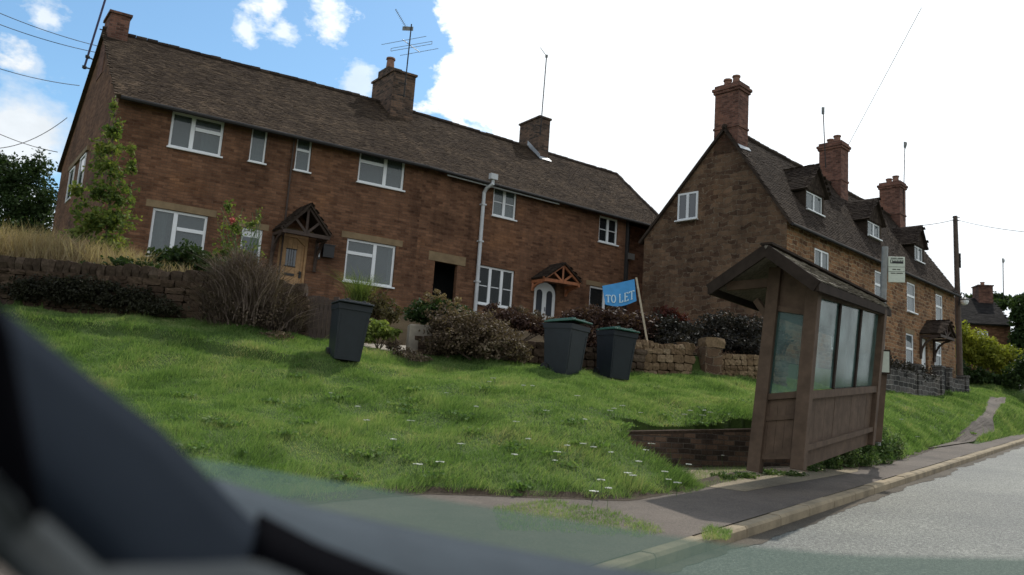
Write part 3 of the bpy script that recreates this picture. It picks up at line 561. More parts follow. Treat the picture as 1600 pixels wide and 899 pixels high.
g1 = zfix(px_rect(F1, 240, 323, 318, 400), 3.50, 4.86); g2 = zfix(px_rect(F1, 543, 374, 613, 455), 3.58, 4.93)
od = (F1.loc(434, 400)[0], F1.loc(480, 400)[0], 2.55, 4.75); wd = (F1.loc(376, 380)[0], F1.loc(409, 380)[0], 2.55, 4.72)
H1 = thing('terraced_house', 'brown ironstone house with wooden plank door under a dark timber porch, leftmost of the terrace', 'house', F1.P(aK / 2, 0, 2.0))
m = MB(); wall_grid(m, F1, 0, aK, ZB, ZE + .05, uw + [g1, g2, od, wd])
zr = zr1 - .12; P = F1.P
m.poly([P(0, DEP, ZB), P(0, 0, ZB), P(0, 0, ZE), P(0, BR, zr), P(0, DEP, ZE)]); m.poly([P(aK, DEP, ZB), P(0, DEP, ZB), P(0, DEP, ZE), P(aK, DEP, ZE)])
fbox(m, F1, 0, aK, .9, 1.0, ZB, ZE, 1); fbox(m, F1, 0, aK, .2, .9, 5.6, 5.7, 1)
m.build('wall', [M_terr, M_dark], H1)
sl = (zr1 - ZE) / (BR + .0); EV = .3
def E_(F, a, b, z): return F.P(a, b, z)
ze = ZE - sl * EV * .9 + .06; kE = (F1.P(aK, -EV, ze) + F2.P(0, -EV, ze)) / 2; kR = (F1.P(aK, BR, zr1) + F2.P(0, BR, zr1)) / 2; kB = (F1.P(aK, DEP + EV, ze) + F2.P(0, DEP + EV, ze)) / 2
m = MB(); r0 = F1.P(-.12, -EV, ze); r1 = F1.P(-.12, BR, zr1); r2 = F1.P(-.12, DEP + EV, ze)
roof_slab(m, [r0, kE, kR, r1]); roof_slab(m, [r1, kR, kB, r2]); tiles(m, r0, kE, kR, r1)
rf = m.build('roof', M_tile, H1); ridge_tiles(rf, r1, kR)
c = chimney(rf, F1, -.02, .55, BR - .55, BR + .45, zr1 - 1.6, F1.loc(205, 22, BR)[1] - .3, M_brick, bands=False)
c2 = chimney(rf, F1, F1.loc(597, 120, BR)[0], F1.loc(631, 125, BR)[0], BR - .95, BR + .75, zr1 - 1.5, F1.loc(625, 128, BR)[1] , M_brickdk, pots=(), bands=False, label='broad stepped stone chimney stack with one tall clay pot')
a_, z_ = F1.loc(607, 112, BR); m = MB(); fbox(m, F1, a_ - .26, a_ + .3, BR - .5, BR + .3, z_ - .35, z_); m.build('chimney_step', M_brickdk, c2)
m = MB(); m.tube([F1.P(a_, BR - .1, z_ - .02), F1.P(a_, BR - .1, z_ + .42), F1.P(a_, BR - .1, z_ + .44), F1.P(a_, BR - .1, z_ + .5)], [.17, .14, .18, .17], 14); m.build('chimney_pot', M_pot, c2)
# windows of the left house
T_RIGHT = dict(mull=[(.42, 0, 1)], trans=[(.64, .42, 1)]); T_LEFT = dict(mull=[(.58, 0, 1)], trans=[(.68, 0, .58)])
window(H1, F1, *uw[0], **T_RIGHT, curtains=[(.62, 1, 0, .75, M_curt)])
window(H1, F1, *uw[1], fw=.05, curtains=[(0, 1, 0, 1, M_curt)])
window(H1, F1, *uw[2], fw=.05, trans=[(.62, 0, 1)], curtains=[(0, 1, .55, 1, M_curt)])
window(H1, F1, *uw[3], **T_LEFT, curtains=[(0, .6, .62, 1, M_curt), (.6, 1, .5, 1, M_curt)])
window(H1, F1, *g1, **T_RIGHT, curtains=[(0, .3, 0, 1, M_curt)]); window(H1, F1, *g2, **T_LEFT, curtains=[(0, .1, 0, 1, M_curt), (.9, 1, 0, 1, M_curt)])
for g_ in (g1, g2):
    m = MB(); fbox(m, F1, g_[0] - .2, g_[1] + .2, -.008, .1, g_[3] + .003, g_[3] + .2); m.build('lintel', M_lintel, H1)
# gable windows (on the end wall): a frame turned to face the end
FG = Frame(F1.P(0, DEP, 0), 61.5 + 90)     # u runs from the back corner to the front, w runs into the house
FG = Frame(F1.P(0, DEP, 0), 0); FG.u = -F1.w; FG.w = F1.u; FG.o = Vector((F1.P(0, DEP, 0).x, F1.P(0, DEP, 0).y, 0))
for (b0, b1) in ((4.25, 5.25), (6.35, 7.35)):
    window(H1, FG, DEP - b1, DEP - b0, 5.95, 7.1, b=-.035, mull=[], pane=M_paneop, sill=False, fw=.06)
m = MB(); fbox(m, FG, DEP - 7.6, DEP - 4.0, -.06, 0.0, 7.12, 7.28); m.build('lintel', M_lintel, H1)
# doors
def plank_door(par, F, a0, a1, z0, z1):
    m = MB(); n = 6; W = a1 - a0
    for i in range(n): fbox(m, F, a0 + W * i / n + .003, a0 + W * (i + 1) / n - .003, .09, .13, z0, z1)
    fbox(m, F, a0, a1, .13, .15, z0, z1); d = m.build('door', M_oak, par); d['label'] = 'light oak plank door with a small leaded window'
    m = MB(); fbox(m, F, a0, a0 + .07, .03, .12, z0, z1, 0); fbox(m, F, a1 - .07, a1, .03, .12, z0, z1); fbox(m, F, a0 + .07, a1 - .07, .03, .12, z1 - .08, z1)
    for sx, x in ((1, a0 + .07), (-1, a1 - .07)): m.prism([F.P(x, .05, z1 - .3), F.P(x, .05, z1 - .08), F.P(x + sx * .28, .05, z1 - .08)], F.w * .06)
    m.build('door_frame', M_oak, d)
    c = (a0 + a1) / 2 - .02; m = MB(); fbox(m, F, c - .15, c + .15, .08, .1, z1 - .95, z1 - .45); g = m.build('door_window', M_paneop, d)
    m = MB(); 
    for k in (-1, 0, 1): fbox(m, F, c + k * .07 - .006, c + k * .07 + .006, .07, .082, z1 - .95, z1 - .45)
    fbox(m, F, c - .17, c + .17, .07, .085, z1 - .98, z1 - .95); fbox(m, F, c - .17, c + .17, .07, .085, z1 - .45, z1 - .42); m.build('leading', M_dkmetal, g)
    m = MB(); fbox(m, F, c - .15, c + .15, .07, .092, z1 - 1.25, z1 - 1.17); m.build('letter_box', M_black, d)
    m = MB(); fbox(m, F, a1 - .17, a1 - .1, .06, .092, z1 - 1.28, z1 - 1.08); m.tube([F.P(a1 - .14, .06, z1 - 1.15), F.P(a1 - .14, .0, z1 - 1.15), F.P(a1 - .24, .0, z1 - 1.15)], .012, 6); m.build('door_handle', M_black, d)
plank_door(H1, F1, *od)
m = MB(); fbox(m, F1, wd[0], wd[1], .1, .14, wd[2], wd[3]); d = m.build('door', M_white, H1); d['label'] = 'white glazed door behind the dry shrub'
m = MB(); c = (wd[0] + wd[1]) / 2; fbox(m, F1, c - .24, c + .24, .085, .1, wd[2] + .9, wd[3] - .25); m.build('door_window', M_paneop, d)
m = MB(); fbox(m, F1, wd[0], wd[0] + .06, .05, .12, wd[2], wd[3]); fbox(m, F1, wd[1] - .06, wd[1], .05, .12, wd[2], wd[3]); fbox(m, F1, wd[0] + .06, wd[1] - .06, .05, .12, wd[3] - .06, wd[3]); m.build('door_frame', M_white, d)
m = MB(); fbox(m, F1, wd[0] - .15, wd[1] + .15, -.008, .1, wd[3] + .003, wd[3] + .18); m.build('lintel', M_lintel, H1); m = MB(); fbox(m, F1, od[0] - .15, od[1] + .15, -.008, .1, od[3] + .003, od[3] + .18); m.build('lintel', M_lintel, H1)
def porch(par, F, apex, lf, rf_, proj, mt_frame, mt_roof, label, bracket=1.0, over=.12):
    """open timber truss canopy: apex/lf/rf_ are (a, z) of the front truss at b = -proj"""
    rt = MB(); (aa, za), (al, zl), (ar, zrr) = apex, lf, rf_
    for (x, z) in ((al, zl), (ar, zrr)):
        q = [F.P(x, -proj - over, z), F.P(aa, -proj - over, za), F.P(aa, .02, za), F.P(x, .02, z)]; roof_slab(rt, q, .05); 
        tiles(rt, F.P(min(x, aa), -proj - over, z) if False else q[0], q[3], q[2], q[1], .16, .12)
    pr = rt.build('porch', mt_roof, par); pr['label'] = label
    m = MB(); h = .1; f = lambda a, z, b=-proj: F.P(a, b, z)
    lo = min(zl, zrr) - .02
    m.beam(f(al, zl - .07), f(aa, za - .07), .07, .11); m.beam(f(ar, zrr - .07), f(aa, za - .07), .07, .11); m.beam(f(al + .02, zl - .1), f(ar - .02, zrr - .1), .07, .11)
    m.beam(f(aa, zl - .1), f(aa, za - .1), .06, .08); m.beam(f(aa, zl - .08), f((al + aa) / 2, (zl + za) / 2 - .1), .05, .07); m.beam(f(aa, zl - .08), f((ar + aa) / 2, (zrr + za) / 2 - .1), .05, .07)
    for x in (al + .06, ar - .06):
        z = zl - .12; m.beam(f(x, z, -proj - .04), f(x, z, 0), .08, .1); m.beam(f(x, z, 0 - .04), f(x, z - .95 * bracket, -.04), .08, .08, up=(0, 1, 0))
        pts = [f(x, z - .05 - .75 * bracket * (1 - cos(t)), -proj * .85 + (proj * .85 - .05) * sin(t) * 1.0) for t in (0, .4, .8, 1.2, 1.5)]
        for i in range(4): m.beam(pts[i], pts[i + 1], .07, .07)
    m.build('porch_frame', mt_frame, pr); return pr
pj = .8
porch(H1, F1, F1.loc(484, 319, -pj), F1.loc(441, 354, -pj), F1.loc(516, 368, -pj), pj, M_browntimber, M_tile2, 'dark timber gabled porch canopy over the oak door', 1)
m = MB(); a, z = F1.loc(511, 393); fbox(m, F1, a - .17, a + .17, -.14, 0, z - .2, z + .17); fbox(m, F1, a - .19, a + .19, -.16, -.0, z + .17, z + .2); pb = m.build('post_box', M_black, H1)
m = MB(); a, z = F1.loc(495, 398); fbox(m, F1, a - .06, a + .06, -.12, -.0, z - .14, z + .22); fbox(m, F1, a - .035, a + .035, -.125, -.118, z - .08, z + .03, 1); m.build('wall_lamp', [M_black, M_white], H1)
m = MB(); a, z = F1.loc(452, 280); m.tube([F1.P(a, -.05, 7.75), F1.P(a, -.05, 5.0), F1.P(a, -.05, 3.2)], .03, 8); m.build('drainpipe', M_browntimber, H1)
m = MB(); m.tube([F1.P(.0, -EV - .02, ze - .05), F1.P(aK - .02, -EV - .02, ze - .05)], .06, 8); m.build('gutter', M_dkmetal, H1)

# ---- right house of the terrace
H2 = thing('terraced_house', 'brown stone terraced house with orange timber porch, hipped roof and white downpipe', 'house', F2.P(aE / 2, 0, 2.0))
w3 = zfix(px_rect(F2, 772, 294, 805, 350), 6.66, 7.72); w4 = zfix(px_rect(F2, 937, 341, 964, 388), 6.62, 7.66)
g3 = zfix(px_rect(F2, 748, 419, 800, 488), 3.5, 4.84); g4a = F2.loc(922, 450)[0]; g4 = (g4a, g4a + 1.55, 3.62, 4.86)
print('raw2', [tuple(round(v, 2) for v in px_rect(F2, *q)) for q in ((772, 294, 805, 350), (937, 341, 964, 388), (748, 419, 800, 488))], g4a)
ps = (F2.loc(677, 440)[0], F2.loc(713, 440)[0], 2.3, 4.68); dr = (F2.loc(834, 470)[0], F2.loc(869, 470)[0], 2.6, 4.66)
m = MB(); wall_grid(m, F2, 0, aE, ZB, ZE + .05, [w3, w4, g3, g4, ps, dr]); zl_ = ZE
m.poly([F2.P(aE, 0, ZB), F2.P(aE, .9, ZB), F2.P(aE, .9, ZE), F2.P(aE, 0, ZE)]); aW = aE + 1.9
m.poly([F2.P(aE, .9, ZB), F2.P(aW, .9, ZB), F2.P(aW, .9, ZE), F2.P(aE, .9, ZE)]); m.poly([F2.P(aW, .9, ZB), F2.P(aW, DEP, ZB), F2.P(aW, DEP, ZE), F2.P(aW, .9, ZE)]); m.poly([F2.P(aW, DEP, ZB), F2.P(0, DEP, ZB), F2.P(0, DEP, ZE), F2.P(aW, DEP, ZE)])
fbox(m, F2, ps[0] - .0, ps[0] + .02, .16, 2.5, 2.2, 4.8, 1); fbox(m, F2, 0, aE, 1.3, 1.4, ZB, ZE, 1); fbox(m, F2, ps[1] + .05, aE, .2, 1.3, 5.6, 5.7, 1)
m.build('wall', [M_terr, M_dark], H2)
hr = F2.loc(963, 278, BR); hipR = F2.P(hr[0], BR, zr1); eEnd = F2.P(aW + .2, -EV, ze); eB = F2.P(aW + .2, DEP + EV, ze)
m = MB(); roof_slab(m, [kE, eEnd, hipR, kR]); roof_slab(m, [kR, hipR, eB, kB]); roof_slab(m, [eEnd, eB, hipR]); tiles(m, kE, eEnd, hipR, kR)
rf2 = m.build('roof', M_tile, H2); ridge_tiles(rf2, kR, hipR); ridge_tiles(rf2, eEnd, hipR, .09)
c = F2.loc(835, 200, BR); c3 = chimney(rf2, F2, c[0] - .28, c[0] + .28, BR - .75, BR + .7, zr1 - 1.4, F2.loc(833, 190, BR)[1], M_brickdk, bands=False)
def flash(par, F, a0, b0, b1):
    m = MB(); zz = lambda b: ZE + sl * b; m.prism([F.P(a0 - .012, b0 - .18, zz(b0 - .18) + .09), F.P(a0 - .012, b1, zz(b1) + .09), F.P(a0 - .012, b1, zz(b1) + .32), F.P(a0 - .012, b0 - .18, zz(b0 - .18) + .25)], F.u * -.02)
    m.build('flashing', M_lead, par)
flash(c3, F2, c[0] - .28, BR - .75, BR)
m = MB(); m.prism([F2.P(c[0] - .32, BR - .98, ZE + sl * (BR - .98) + .075), F2.P(c[0] + .32, BR - .98, ZE + sl * (BR - .98) + .075), F2.P(c[0] + .32, BR - .76, ZE + sl * (BR - .76) + .085), F2.P(c[0] - .32, BR - .76, ZE + sl * (BR - .76) + .085)], (0, 0, .02)); m.build('flashing', M_lead, c3)
window(H2, F2, *w3, mull=[(.5, 0, 1)], bars=[(.5, 0, .5), (.5, .5, 1)], curtains=[(0, 1, 0, 1, M_curt)]); window(H2, F2, *w4, pane=M_panedk, mull=[(.5, 0, 1)], bars=[(.5, 0, .5), (.5, .5, 1)])
window(H2, F2, *g3, pane=M_panedk, mull=[(.345, 0, 1), (.67, 0, 1)], bars=[(.48, 0, .33), (.48, .36, .65), (.48, .69, 1)], curtains=[(.34, .42, .1, 1, M_curt)])
window(H2, F2, *g4, pane=M_panedk, mull=[(.5, 0, 1)], bars=[])
m = MB(); fbox(m, F2, ps[0] - .25, ps[1] + .3, -.01, .12, ps[3] + .003, ps[3] + .3); m.build('lintel', M_lintel, H2); m = MB(); fbox(m, F2, g4[0] - .2, g4[1] + .2, -.008, .1, g4[3] + .003, g4[3] + .18); m.build('lintel', M_lintel, H2)
m = MB(); a0, a1, z0, z1 = dr; n = 9; cen = (a0 + a1) / 2; hw = (a1 - a0) / 2
arc = [(cen + hw * cos(pi * i / n), z1 - .42 + .42 * sin(pi * i / n)) for i in range(n + 1)]
m.prism([F2.P(a0, .07, z0), F2.P(a1, .07, z0)] + [F2.P(a, .07, z) for a, z in arc], F2.w * .05); d = m.build('door', M_white, H2); d['label'] = 'white double arched door with narrow glazed panels'
for k in (-1, 1):
    m = MB(); c0 = cen + k * hw * .45; arc2 = [(c0 + .13 * cos(pi * i / 8), z1 - .42 + .13 * sin(pi * i / 8)) for i in range(9)]
    m.prism([F2.P(c0 - .13, .055, z0 + .85), F2.P(c0 + .13, .055, z0 + .85)] + [F2.P(a, .055, z) for a, z in arc2], F2.w * .012); m.build('door_window', M_paneop, d)
m = MB(); fbox(m, F2, a0, a1, .12, .14, z0, z1); m.build('door_surround', M_dark, d)
m = MB(); fbox(m, F2, cen + .03, cen + .06, .03, .068, z0 + 1.0, z0 + 1.15); m.build('door_handle', M_metal, d)
pj = .75; porch(H2, F2, F2.loc(881, 411, -pj), F2.loc(850, 432, -pj), F2.loc(906, 441, -pj), pj, M_orange, M_tile2, 'orange timber gabled porch canopy over the white arched door', .35)
m = MB(); a, z = F2.loc(749, 370); m.tube([F2.P(a + .12, -.42, 7.86), F2.P(a + .12, -.42, 7.62), F2.P(a + .02, -.2, 7.5), F2.P(a, -.09, 7.35), F2.P(a, -.09, 5.0), F2.P(a, -.09, 2.6)], .065, 10); fbox(m, F2, a - .02, a + .26, -.5, -.34, 7.78, 7.98)
for z in (4.2, 5.6, 6.9): fbox(m, F2, a - .09, a + .09, -.17, 0, z, z + .05)
m.build('drainpipe', M_pipe, H2)['label'] = 'pale downpipe rising from the garden to the gutter'
m = MB(); m.tube([F2.P(.0, -EV - .02, ze - .05), F2.P(aW, -EV - .02, ze - .05)], .055, 8); m.build('gutter', M_dkmetal, H2)
m = MB(); m.tube([F2.P(a - 1.6, -.24, ze - .12), F2.P(a + 3.2, -.24, ze - .12)], .028, 6); m.build('waste_pipe', M_pipe, H2)
m = MB(); a, z = F2.loc(1002, 412, .9); m.tube([F2.P(aE + .8, .82, ZE - .1), F2.P(aE + .8, .82, 3.0)], .05, 8); fbox(m, F2, aE + .6, aE + 1.0, .62, .9, z, z + .25, 1); m.build('drainpipe', [M_dkmetal, M_galv], H2)
m = MB(); fbox(m, F2, aE - .14, aE - .06, -.1, 0, 2.6, ZE - .1); m.build('drainpipe', M_dkmetal, H2)

# ================================================================== COTTAGE ROW
F3 = Frame(at(1230, 340, 25.3), 46.7); DC = 5.75; BC = 2.4; ZEc = 6.85; LC = F3.loc(1489, 447)[0] + .2
zrc = F3.loc(1160, 213, BC)[1]; print('cottage: len', LC, 'ridge', zrc, F3.loc(1300, 290, BC), F3.loc(1430, 352, BC), 'ch2', F3.loc(1280, 260, BC)[0], F3.loc(1327, 260, BC)[0], 'ch3', F3.loc(1390, 320, BC)[0], F3.loc(1424, 320, BC)[0])
slc = (zrc - ZEc) / BC; EVc = .22; zec = ZEc - slc * EVc + .08
cutA = [0, 5.7, 9.7, LC]; print('cuts', cutA)
wins = {0: [zfix(px_rect(F3, 1273, 391, 1295, 424), 5.15, 6.2), (3.3, 4.3, 2.85, 4.15)],
        1: [zfix(px_rect(F3, 1367, 424, 1379, 470), 5.1, 6.28), zfix(px_rect(F3, 1366, 512, 1382, 562), 2.85, 4.2)],
        2: [zfix(px_rect(F3, 1417, 440, 1430, 490), 5.12, 6.35), zfix(px_rect(F3, 1462, 458, 1473, 501), 5.15, 6.35), zfix(px_rect(F3, 1415.5, 519, 1427.5, 577), 2.85, 4.2), zfix(px_rect(F3, 1460, 532, 1471.5, 581), 2.95, 4.22)]}
print(wins)
dpx = {0: ((1260, 297, 1285, 338), (1272, 255)), 1: ((1356, 344, 1375, 376), (1364, 306)), 2: ((1429, 383, 1442, 412), (1434, 349))}
labels = ['stone cottage with a windowed gable end and the tallest brick chimney, behind the shelter', 'middle orange stone cottage of the row, its chimney carrying a tall aerial', 'orange stone cottage at the far end of the row with a small dark porch']
chlab = [(0, .66, BC - .5, BC + .46, F3.loc(1150, 132, BC)[1], [(.3, .28, .16, .13), (.62, .72, .22, .13)])]
COTT = []
for i in range(3):
    a0, a1 = cutA[i], cutA[i + 1]; Hc = thing('cottage', labels[i], 'house', F3.P((a0 + a1) / 2, 0, 1.6), 'row of orange stone cottages'); COTT.append(Hc)
    m = MB(); door = [(F3.loc(1440, 560)[0], F3.loc(1449.5, 560)[0], 2.2, 4.2)] if i == 2 else []
    ws = wins[i]; wall_grid(m, F3, a0, a1, 1.0, ZEc, ws + door, reveal=.14)
    m.poly([F3.P(a1, DC, 1), F3.P(a0, DC, 1), F3.P(a0, DC, ZEc), F3.P(a1, DC, ZEc)])
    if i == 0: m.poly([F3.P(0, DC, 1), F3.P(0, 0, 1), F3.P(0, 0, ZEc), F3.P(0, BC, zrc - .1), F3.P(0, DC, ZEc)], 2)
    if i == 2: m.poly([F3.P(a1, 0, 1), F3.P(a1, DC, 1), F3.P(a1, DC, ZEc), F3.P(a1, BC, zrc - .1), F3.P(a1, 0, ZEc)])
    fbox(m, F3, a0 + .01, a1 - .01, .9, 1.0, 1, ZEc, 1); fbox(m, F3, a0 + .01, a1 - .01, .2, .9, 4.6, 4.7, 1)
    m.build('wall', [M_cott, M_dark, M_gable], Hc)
    x0 = a0 - (.1 if i == 0 else 0); x1 = a1 + (.12 if i == 2 else 0); m = MB(); q = [F3.P(x0, -EVc, zec), F3.P(x1, -EVc, zec), F3.P(x1, BC, zrc), F3.P(x0, BC, zrc)]
    roof_slab(m, q, .09); roof_slab(m, [q[3], q[2], F3.P(x1, DC + EVc, zec), F3.P(x0, DC + EVc, zec)], .09); tiles(m, *q, .17, .11, jit=.8)
    rf = m.build('roof', M_tile2, Hc); ridge_tiles(rf, q[3], q[2], .1)
    if i == 0: cz = F3.loc(1150, 132, BC)[1] - .2; ch = chimney(rf, F3, 0.0, .68, BC - .5, BC + .46, zrc - 1.0, cz, M_brick, [(.3, .25, .30, .13), (.62, .75, .36, .14)])
    else:
        cx = {1: (1280, 1327, 1302, 226), 2: (1390, 1424, 1408, 296)}[i]; c = min(F3.loc(cx[2], cx[3] + 10, BC)[0], LC - 1.0); cz = F3.loc(cx[2], cx[3], BC)[1]
        ch = chimney(rf, F3, c - .36, c + .36, BC - .5, BC + .46, zrc - .9, cz, M_brick, [(.3, .28, .30, .14), (.7, .72, .30, .14)])
    # dormer
    bD = .55; (rx0, ry0, rx1, ry1), ap = dpx[i]; r = px_rect(F3, rx0, ry0, rx1, ry1, bD); aA, zA = F3.loc(*ap, bD - .1); w0, w1 = r[0] - .08, r[1] + .12; mid = (w0 + w1) / 2; hwid = (w1 - w0) / 2 + .1
    print('dormer', r, aA, zA, mid)
    zt = r[3] + .04; roofb = lambda z: (z - ZEc) / slc
    m = MB(); wall_grid(m, F3, w0, w1, ZEc + slc * bD - .1, zt, [(r[0], r[1], r[2], r[3])], b=bD, reveal=.1)
    m.poly([F3.P(w0 - .02, bD + .002, zt), F3.P(w1 + .02, bD + .002, zt), F3.P(mid, bD + .002, zA - .1)])
    for x in (w0, w1): m.poly([F3.P(x, bD, ZEc + slc * bD - .1), F3.P(x, bD, zt), F3.P(x, roofb(zt) + .1, zt)])
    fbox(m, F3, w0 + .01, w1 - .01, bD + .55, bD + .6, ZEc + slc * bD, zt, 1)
    dm = m.build('dormer', [M_tile2, M_dark], rf)
    # hung tiles on the dormer gable
    m = MB(); kk = int((zA - zt) / .13)
    for j in range(kk):
        z = zt + j * .13; h = hwid * (1 - (z - zt) / (zA - zt)) - .02
        for x in np.arange(mid - h, mid + h - .04, .15): m.box(F3.P(x, bD - .03 + rnd.uniform(-.004, .004), z), F3.u * min(.14, mid + h - x), F3.w * .025, (0, 0, .15))
    m.build('hung_tiles', M_tile2, dm)
    m = MB()
    for sg in (-1, 1):
        zE2 = zt - .03; xE = mid + sg * (hwid + .06); q = [F3.P(xE, bD - .16, zE2), F3.P(mid, bD - .16, zA), F3.P(mid, roofb(zA) + .05, zA), F3.P(xE, roofb(zE2) + .05, zE2)]
        roof_slab(m, q, .05); tiles(m, q[0], q[3], q[2], q[1], .16, .11)
    m.build('dormer_roof', M_tile2, dm)
    window(dm, F3, *r, b=bD + .03, mull=[(.5, 0, 1)], fw=.05, curtains=[(0, 1, 0, 1, M_curt)], sill=True)
    for k, wv in enumerate(ws):
        tall = (wv[3] - wv[2]) > 1.15
        window(Hc, F3, *wv, b=.015, mull=[] if tall else [(.5, 0, 1)], trans=[(.55, 0, 1)] if tall else [], fw=.065, curtains=[(0, 1, 0, .5, M_curt)] if k % 2 else [(0, 1, 0, 1, M_curt)])
    for wv in ws:
        m = MB(); fbox(m, F3, wv[0] - .1, wv[1] + .1, -.012, .1, wv[3] + .003, wv[3] + .2); m.build('lintel', M_lintel if i == 2 else M_cott, Hc)
    if door:
        dd_ = door[0]; m = MB(); fbox(m, F3, dd_[0] + .02, dd_[1] - .02, .08, .12, dd_[2], dd_[3] - .02); d = m.build('door', M_white, Hc); d['label'] = 'white front door'
        m = MB(); fbox(m, F3, dd_[1] - .2, dd_[1] - .12, .05, .08, 3.1, 3.16); m.build('door_handle', M_black, d)
        pj = .8; ax = (dd_[0] + dd_[1]) / 2 + .25; porch(Hc, F3, (ax, 4.97), (ax - .85, 4.35), (ax + .85, 4.35), pj, M_browntimber, M_tile2, 'small dark tiled porch on timber brackets', 1.0)
    m = MB(); m.tube([F3.P(x0, -EVc - .02, zec - .04), F3.P(x1, -EVc - .02, zec - .04)], .05, 8); m.build('gutter', M_dkmetal, Hc)
r = px_rect(F3, 0, 0, 1, 1)
FS = Frame((0, 0), 0); FS.n = F3.u; FS.o = Vector((F3.P(0, DC, 0).x, F3.P(0, DC, 0).y, 0)); FS.u = -F3.w; FS.w = F3.u
bL, bR = F3.side(1060, 320)[0], F3.side(1091, 320)[0]; zt_, zb2 = F3.side(1061, 304)[1], F3.side(1090, 342)[1]; print('gable window', bL, bR, zt_, zb2)
window(COTT[0], FS, DC - bL, DC - bR, min(zb2, zt_ - .95), zt_, b=-.045, mull=[(.5, 0, 1)], pane=M_paneop)
m = MB(); m.prism([F3.P(-.1, BC - .58, zrc - slc * .58 + .09), F3.P(.75, BC - .52, zrc - slc * .52 + .09), F3.P(.75, BC - .6, zrc - slc * .6 + .09), F3.P(-.1, BC - .68, zrc - slc * .68 + .08)], (0, 0, .015)); m.build('flashing', M_lead, COTT[0])

# ================================================================== FOLIAGE KIT
def B(x, y, Y, rx, ry, depth=None):
    p = at(x, y, Y); k = Y / FPX; return (p.x, p.y, p.z, rx * k, depth or rx * k, ry * k)
def leaf_cloud(m, blobs, n, size, seed=0, shell=.45, flat=1., mi=0, asp=.55, holes=.0):
    r = np.random.default_rng(seed + 11); bl = np.array(blobs); vol = (bl[:, 3] * bl[:, 4] * bl[:, 5]) ** (2 / 3); idx = r.choice(len(bl), n, p=vol / vol.sum())
    d = r.normal(size=(n, 3)); d /= np.linalg.norm(d, axis=1)[:, None]; rad = r.uniform(0, 1, n) ** shell
    wob = 1 + .28 * np.sin(d[:, 0] * 5 + idx * 1.7 + seed) * np.cos(d[:, 2] * 6 + idx) + .15 * np.sin(d[:, 1] * 11 + d[:, 2] * 9 + idx)
    c = bl[idx, :3] + d * rad[:, None] * wob[:, None] * bl[idx, 3:]
    if holes:
        f = sines(seed + 5, 18, .6 / max(size * 8, .3), 1.6 / max(size * 8, .3)); keep = (f(c[:, 0] + c[:, 1] * .3, c[:, 2] * 1.3) > -1.6 + holes * 2); c = c[keep]; n = len(c)
    t = r.normal(size=(n, 3)); t /= np.linalg.norm(t, axis=1)[:, None]; q = r.normal(size=(n, 3)); q[:, 2] *= flat; bb = np.cross(t, q); bb /= np.linalg.norm(bb, axis=1)[:, None] + 1e-9
    s = size * r.uniform(.6, 1.35, n)[:, None]
    V = np.stack([c - t * s, c + bb * s * asp, c + t * s, c - bb * s * asp], 1).reshape(-1, 3); k = np.arange(n)[:, None] * 4
    m.raw(V, k + [0, 1, 2, 3], mi)
def blades(m, base, h, wd, lean, seed=0, mi=0, droop=.5, segs=1):
    """curved strips rising from base (n,3); h,wd arrays; lean = mean outward vector (n,2)"""
    r = np.random.default_rng(seed + 5); n = len(base); h = np.broadcast_to(h, n); wd = np.broadcast_to(wd, n)
    a = r.uniform(0, 2 * pi, n); side = np.stack([np.cos(a), np.sin(a), np.zeros(n)], 1); le = np.concatenate([lean, np.zeros((n, 1))], 1)
    rows = []
    for k in range(segs + 1):
        t = k / segs; c = base + np.stack([np.zeros(n), np.zeros(n), h * t * (1 - droop * .35 * t)], 1) + le * h[:, None] * (t ** 1.8)
        w_ = wd * (1 - t * .85) / 2
        if k < segs: rows += [c - side * w_[:, None], c + side * w_[:, None]]
        else: rows += [c]
    V = np.stack(rows, 1); nv = V.shape[1]; idx = np.arange(n)[:, None] * nv
    if segs > 1: m.raw(V.reshape(-1, 3), np.concatenate([idx + [2 * k, 2 * k + 1, 2 * k + 3, 2 * k + 2] for k in range(segs - 1)]), mi); last = np.array([2 * segs - 2, 2 * segs - 1, 2 * segs])
    else: last = np.array([0, 1, 2])
    if segs > 1:
        # tip triangles need own vertices
        T = V[:, last].reshape(-1, 3); m.raw(T, np.arange(n)[:, None] * 3 + [0, 1, 2], mi)
    else: m.raw(V.reshape(-1, 3), idx + last, mi)
def twig_bush(m, cx, cy, z0, rx, ry, hgt, n, seed, wd=.012, spread=1., mi=0, segs=3):
    r = np.random.default_rng(seed); a = r.uniform(0, 2 * pi, n); q = np.sqrt(r.uniform(0, 1, n)); base = np.stack([cx + np.cos(a) * q * rx * .75, cy + np.sin(a) * q * ry * .75, z0 + r.uniform(0, hgt * .55, n)], 1)
    lean = np.stack([np.cos(a), np.sin(a)], 1) * (q * spread * r.uniform(.2, 1.1, n))[:, None] + r.normal(0, .3, (n, 2)); blades(m, base, hgt * r.uniform(.3, .6, n), wd * r.uniform(.6, 1.5, n), lean, seed, mi, .7, segs)
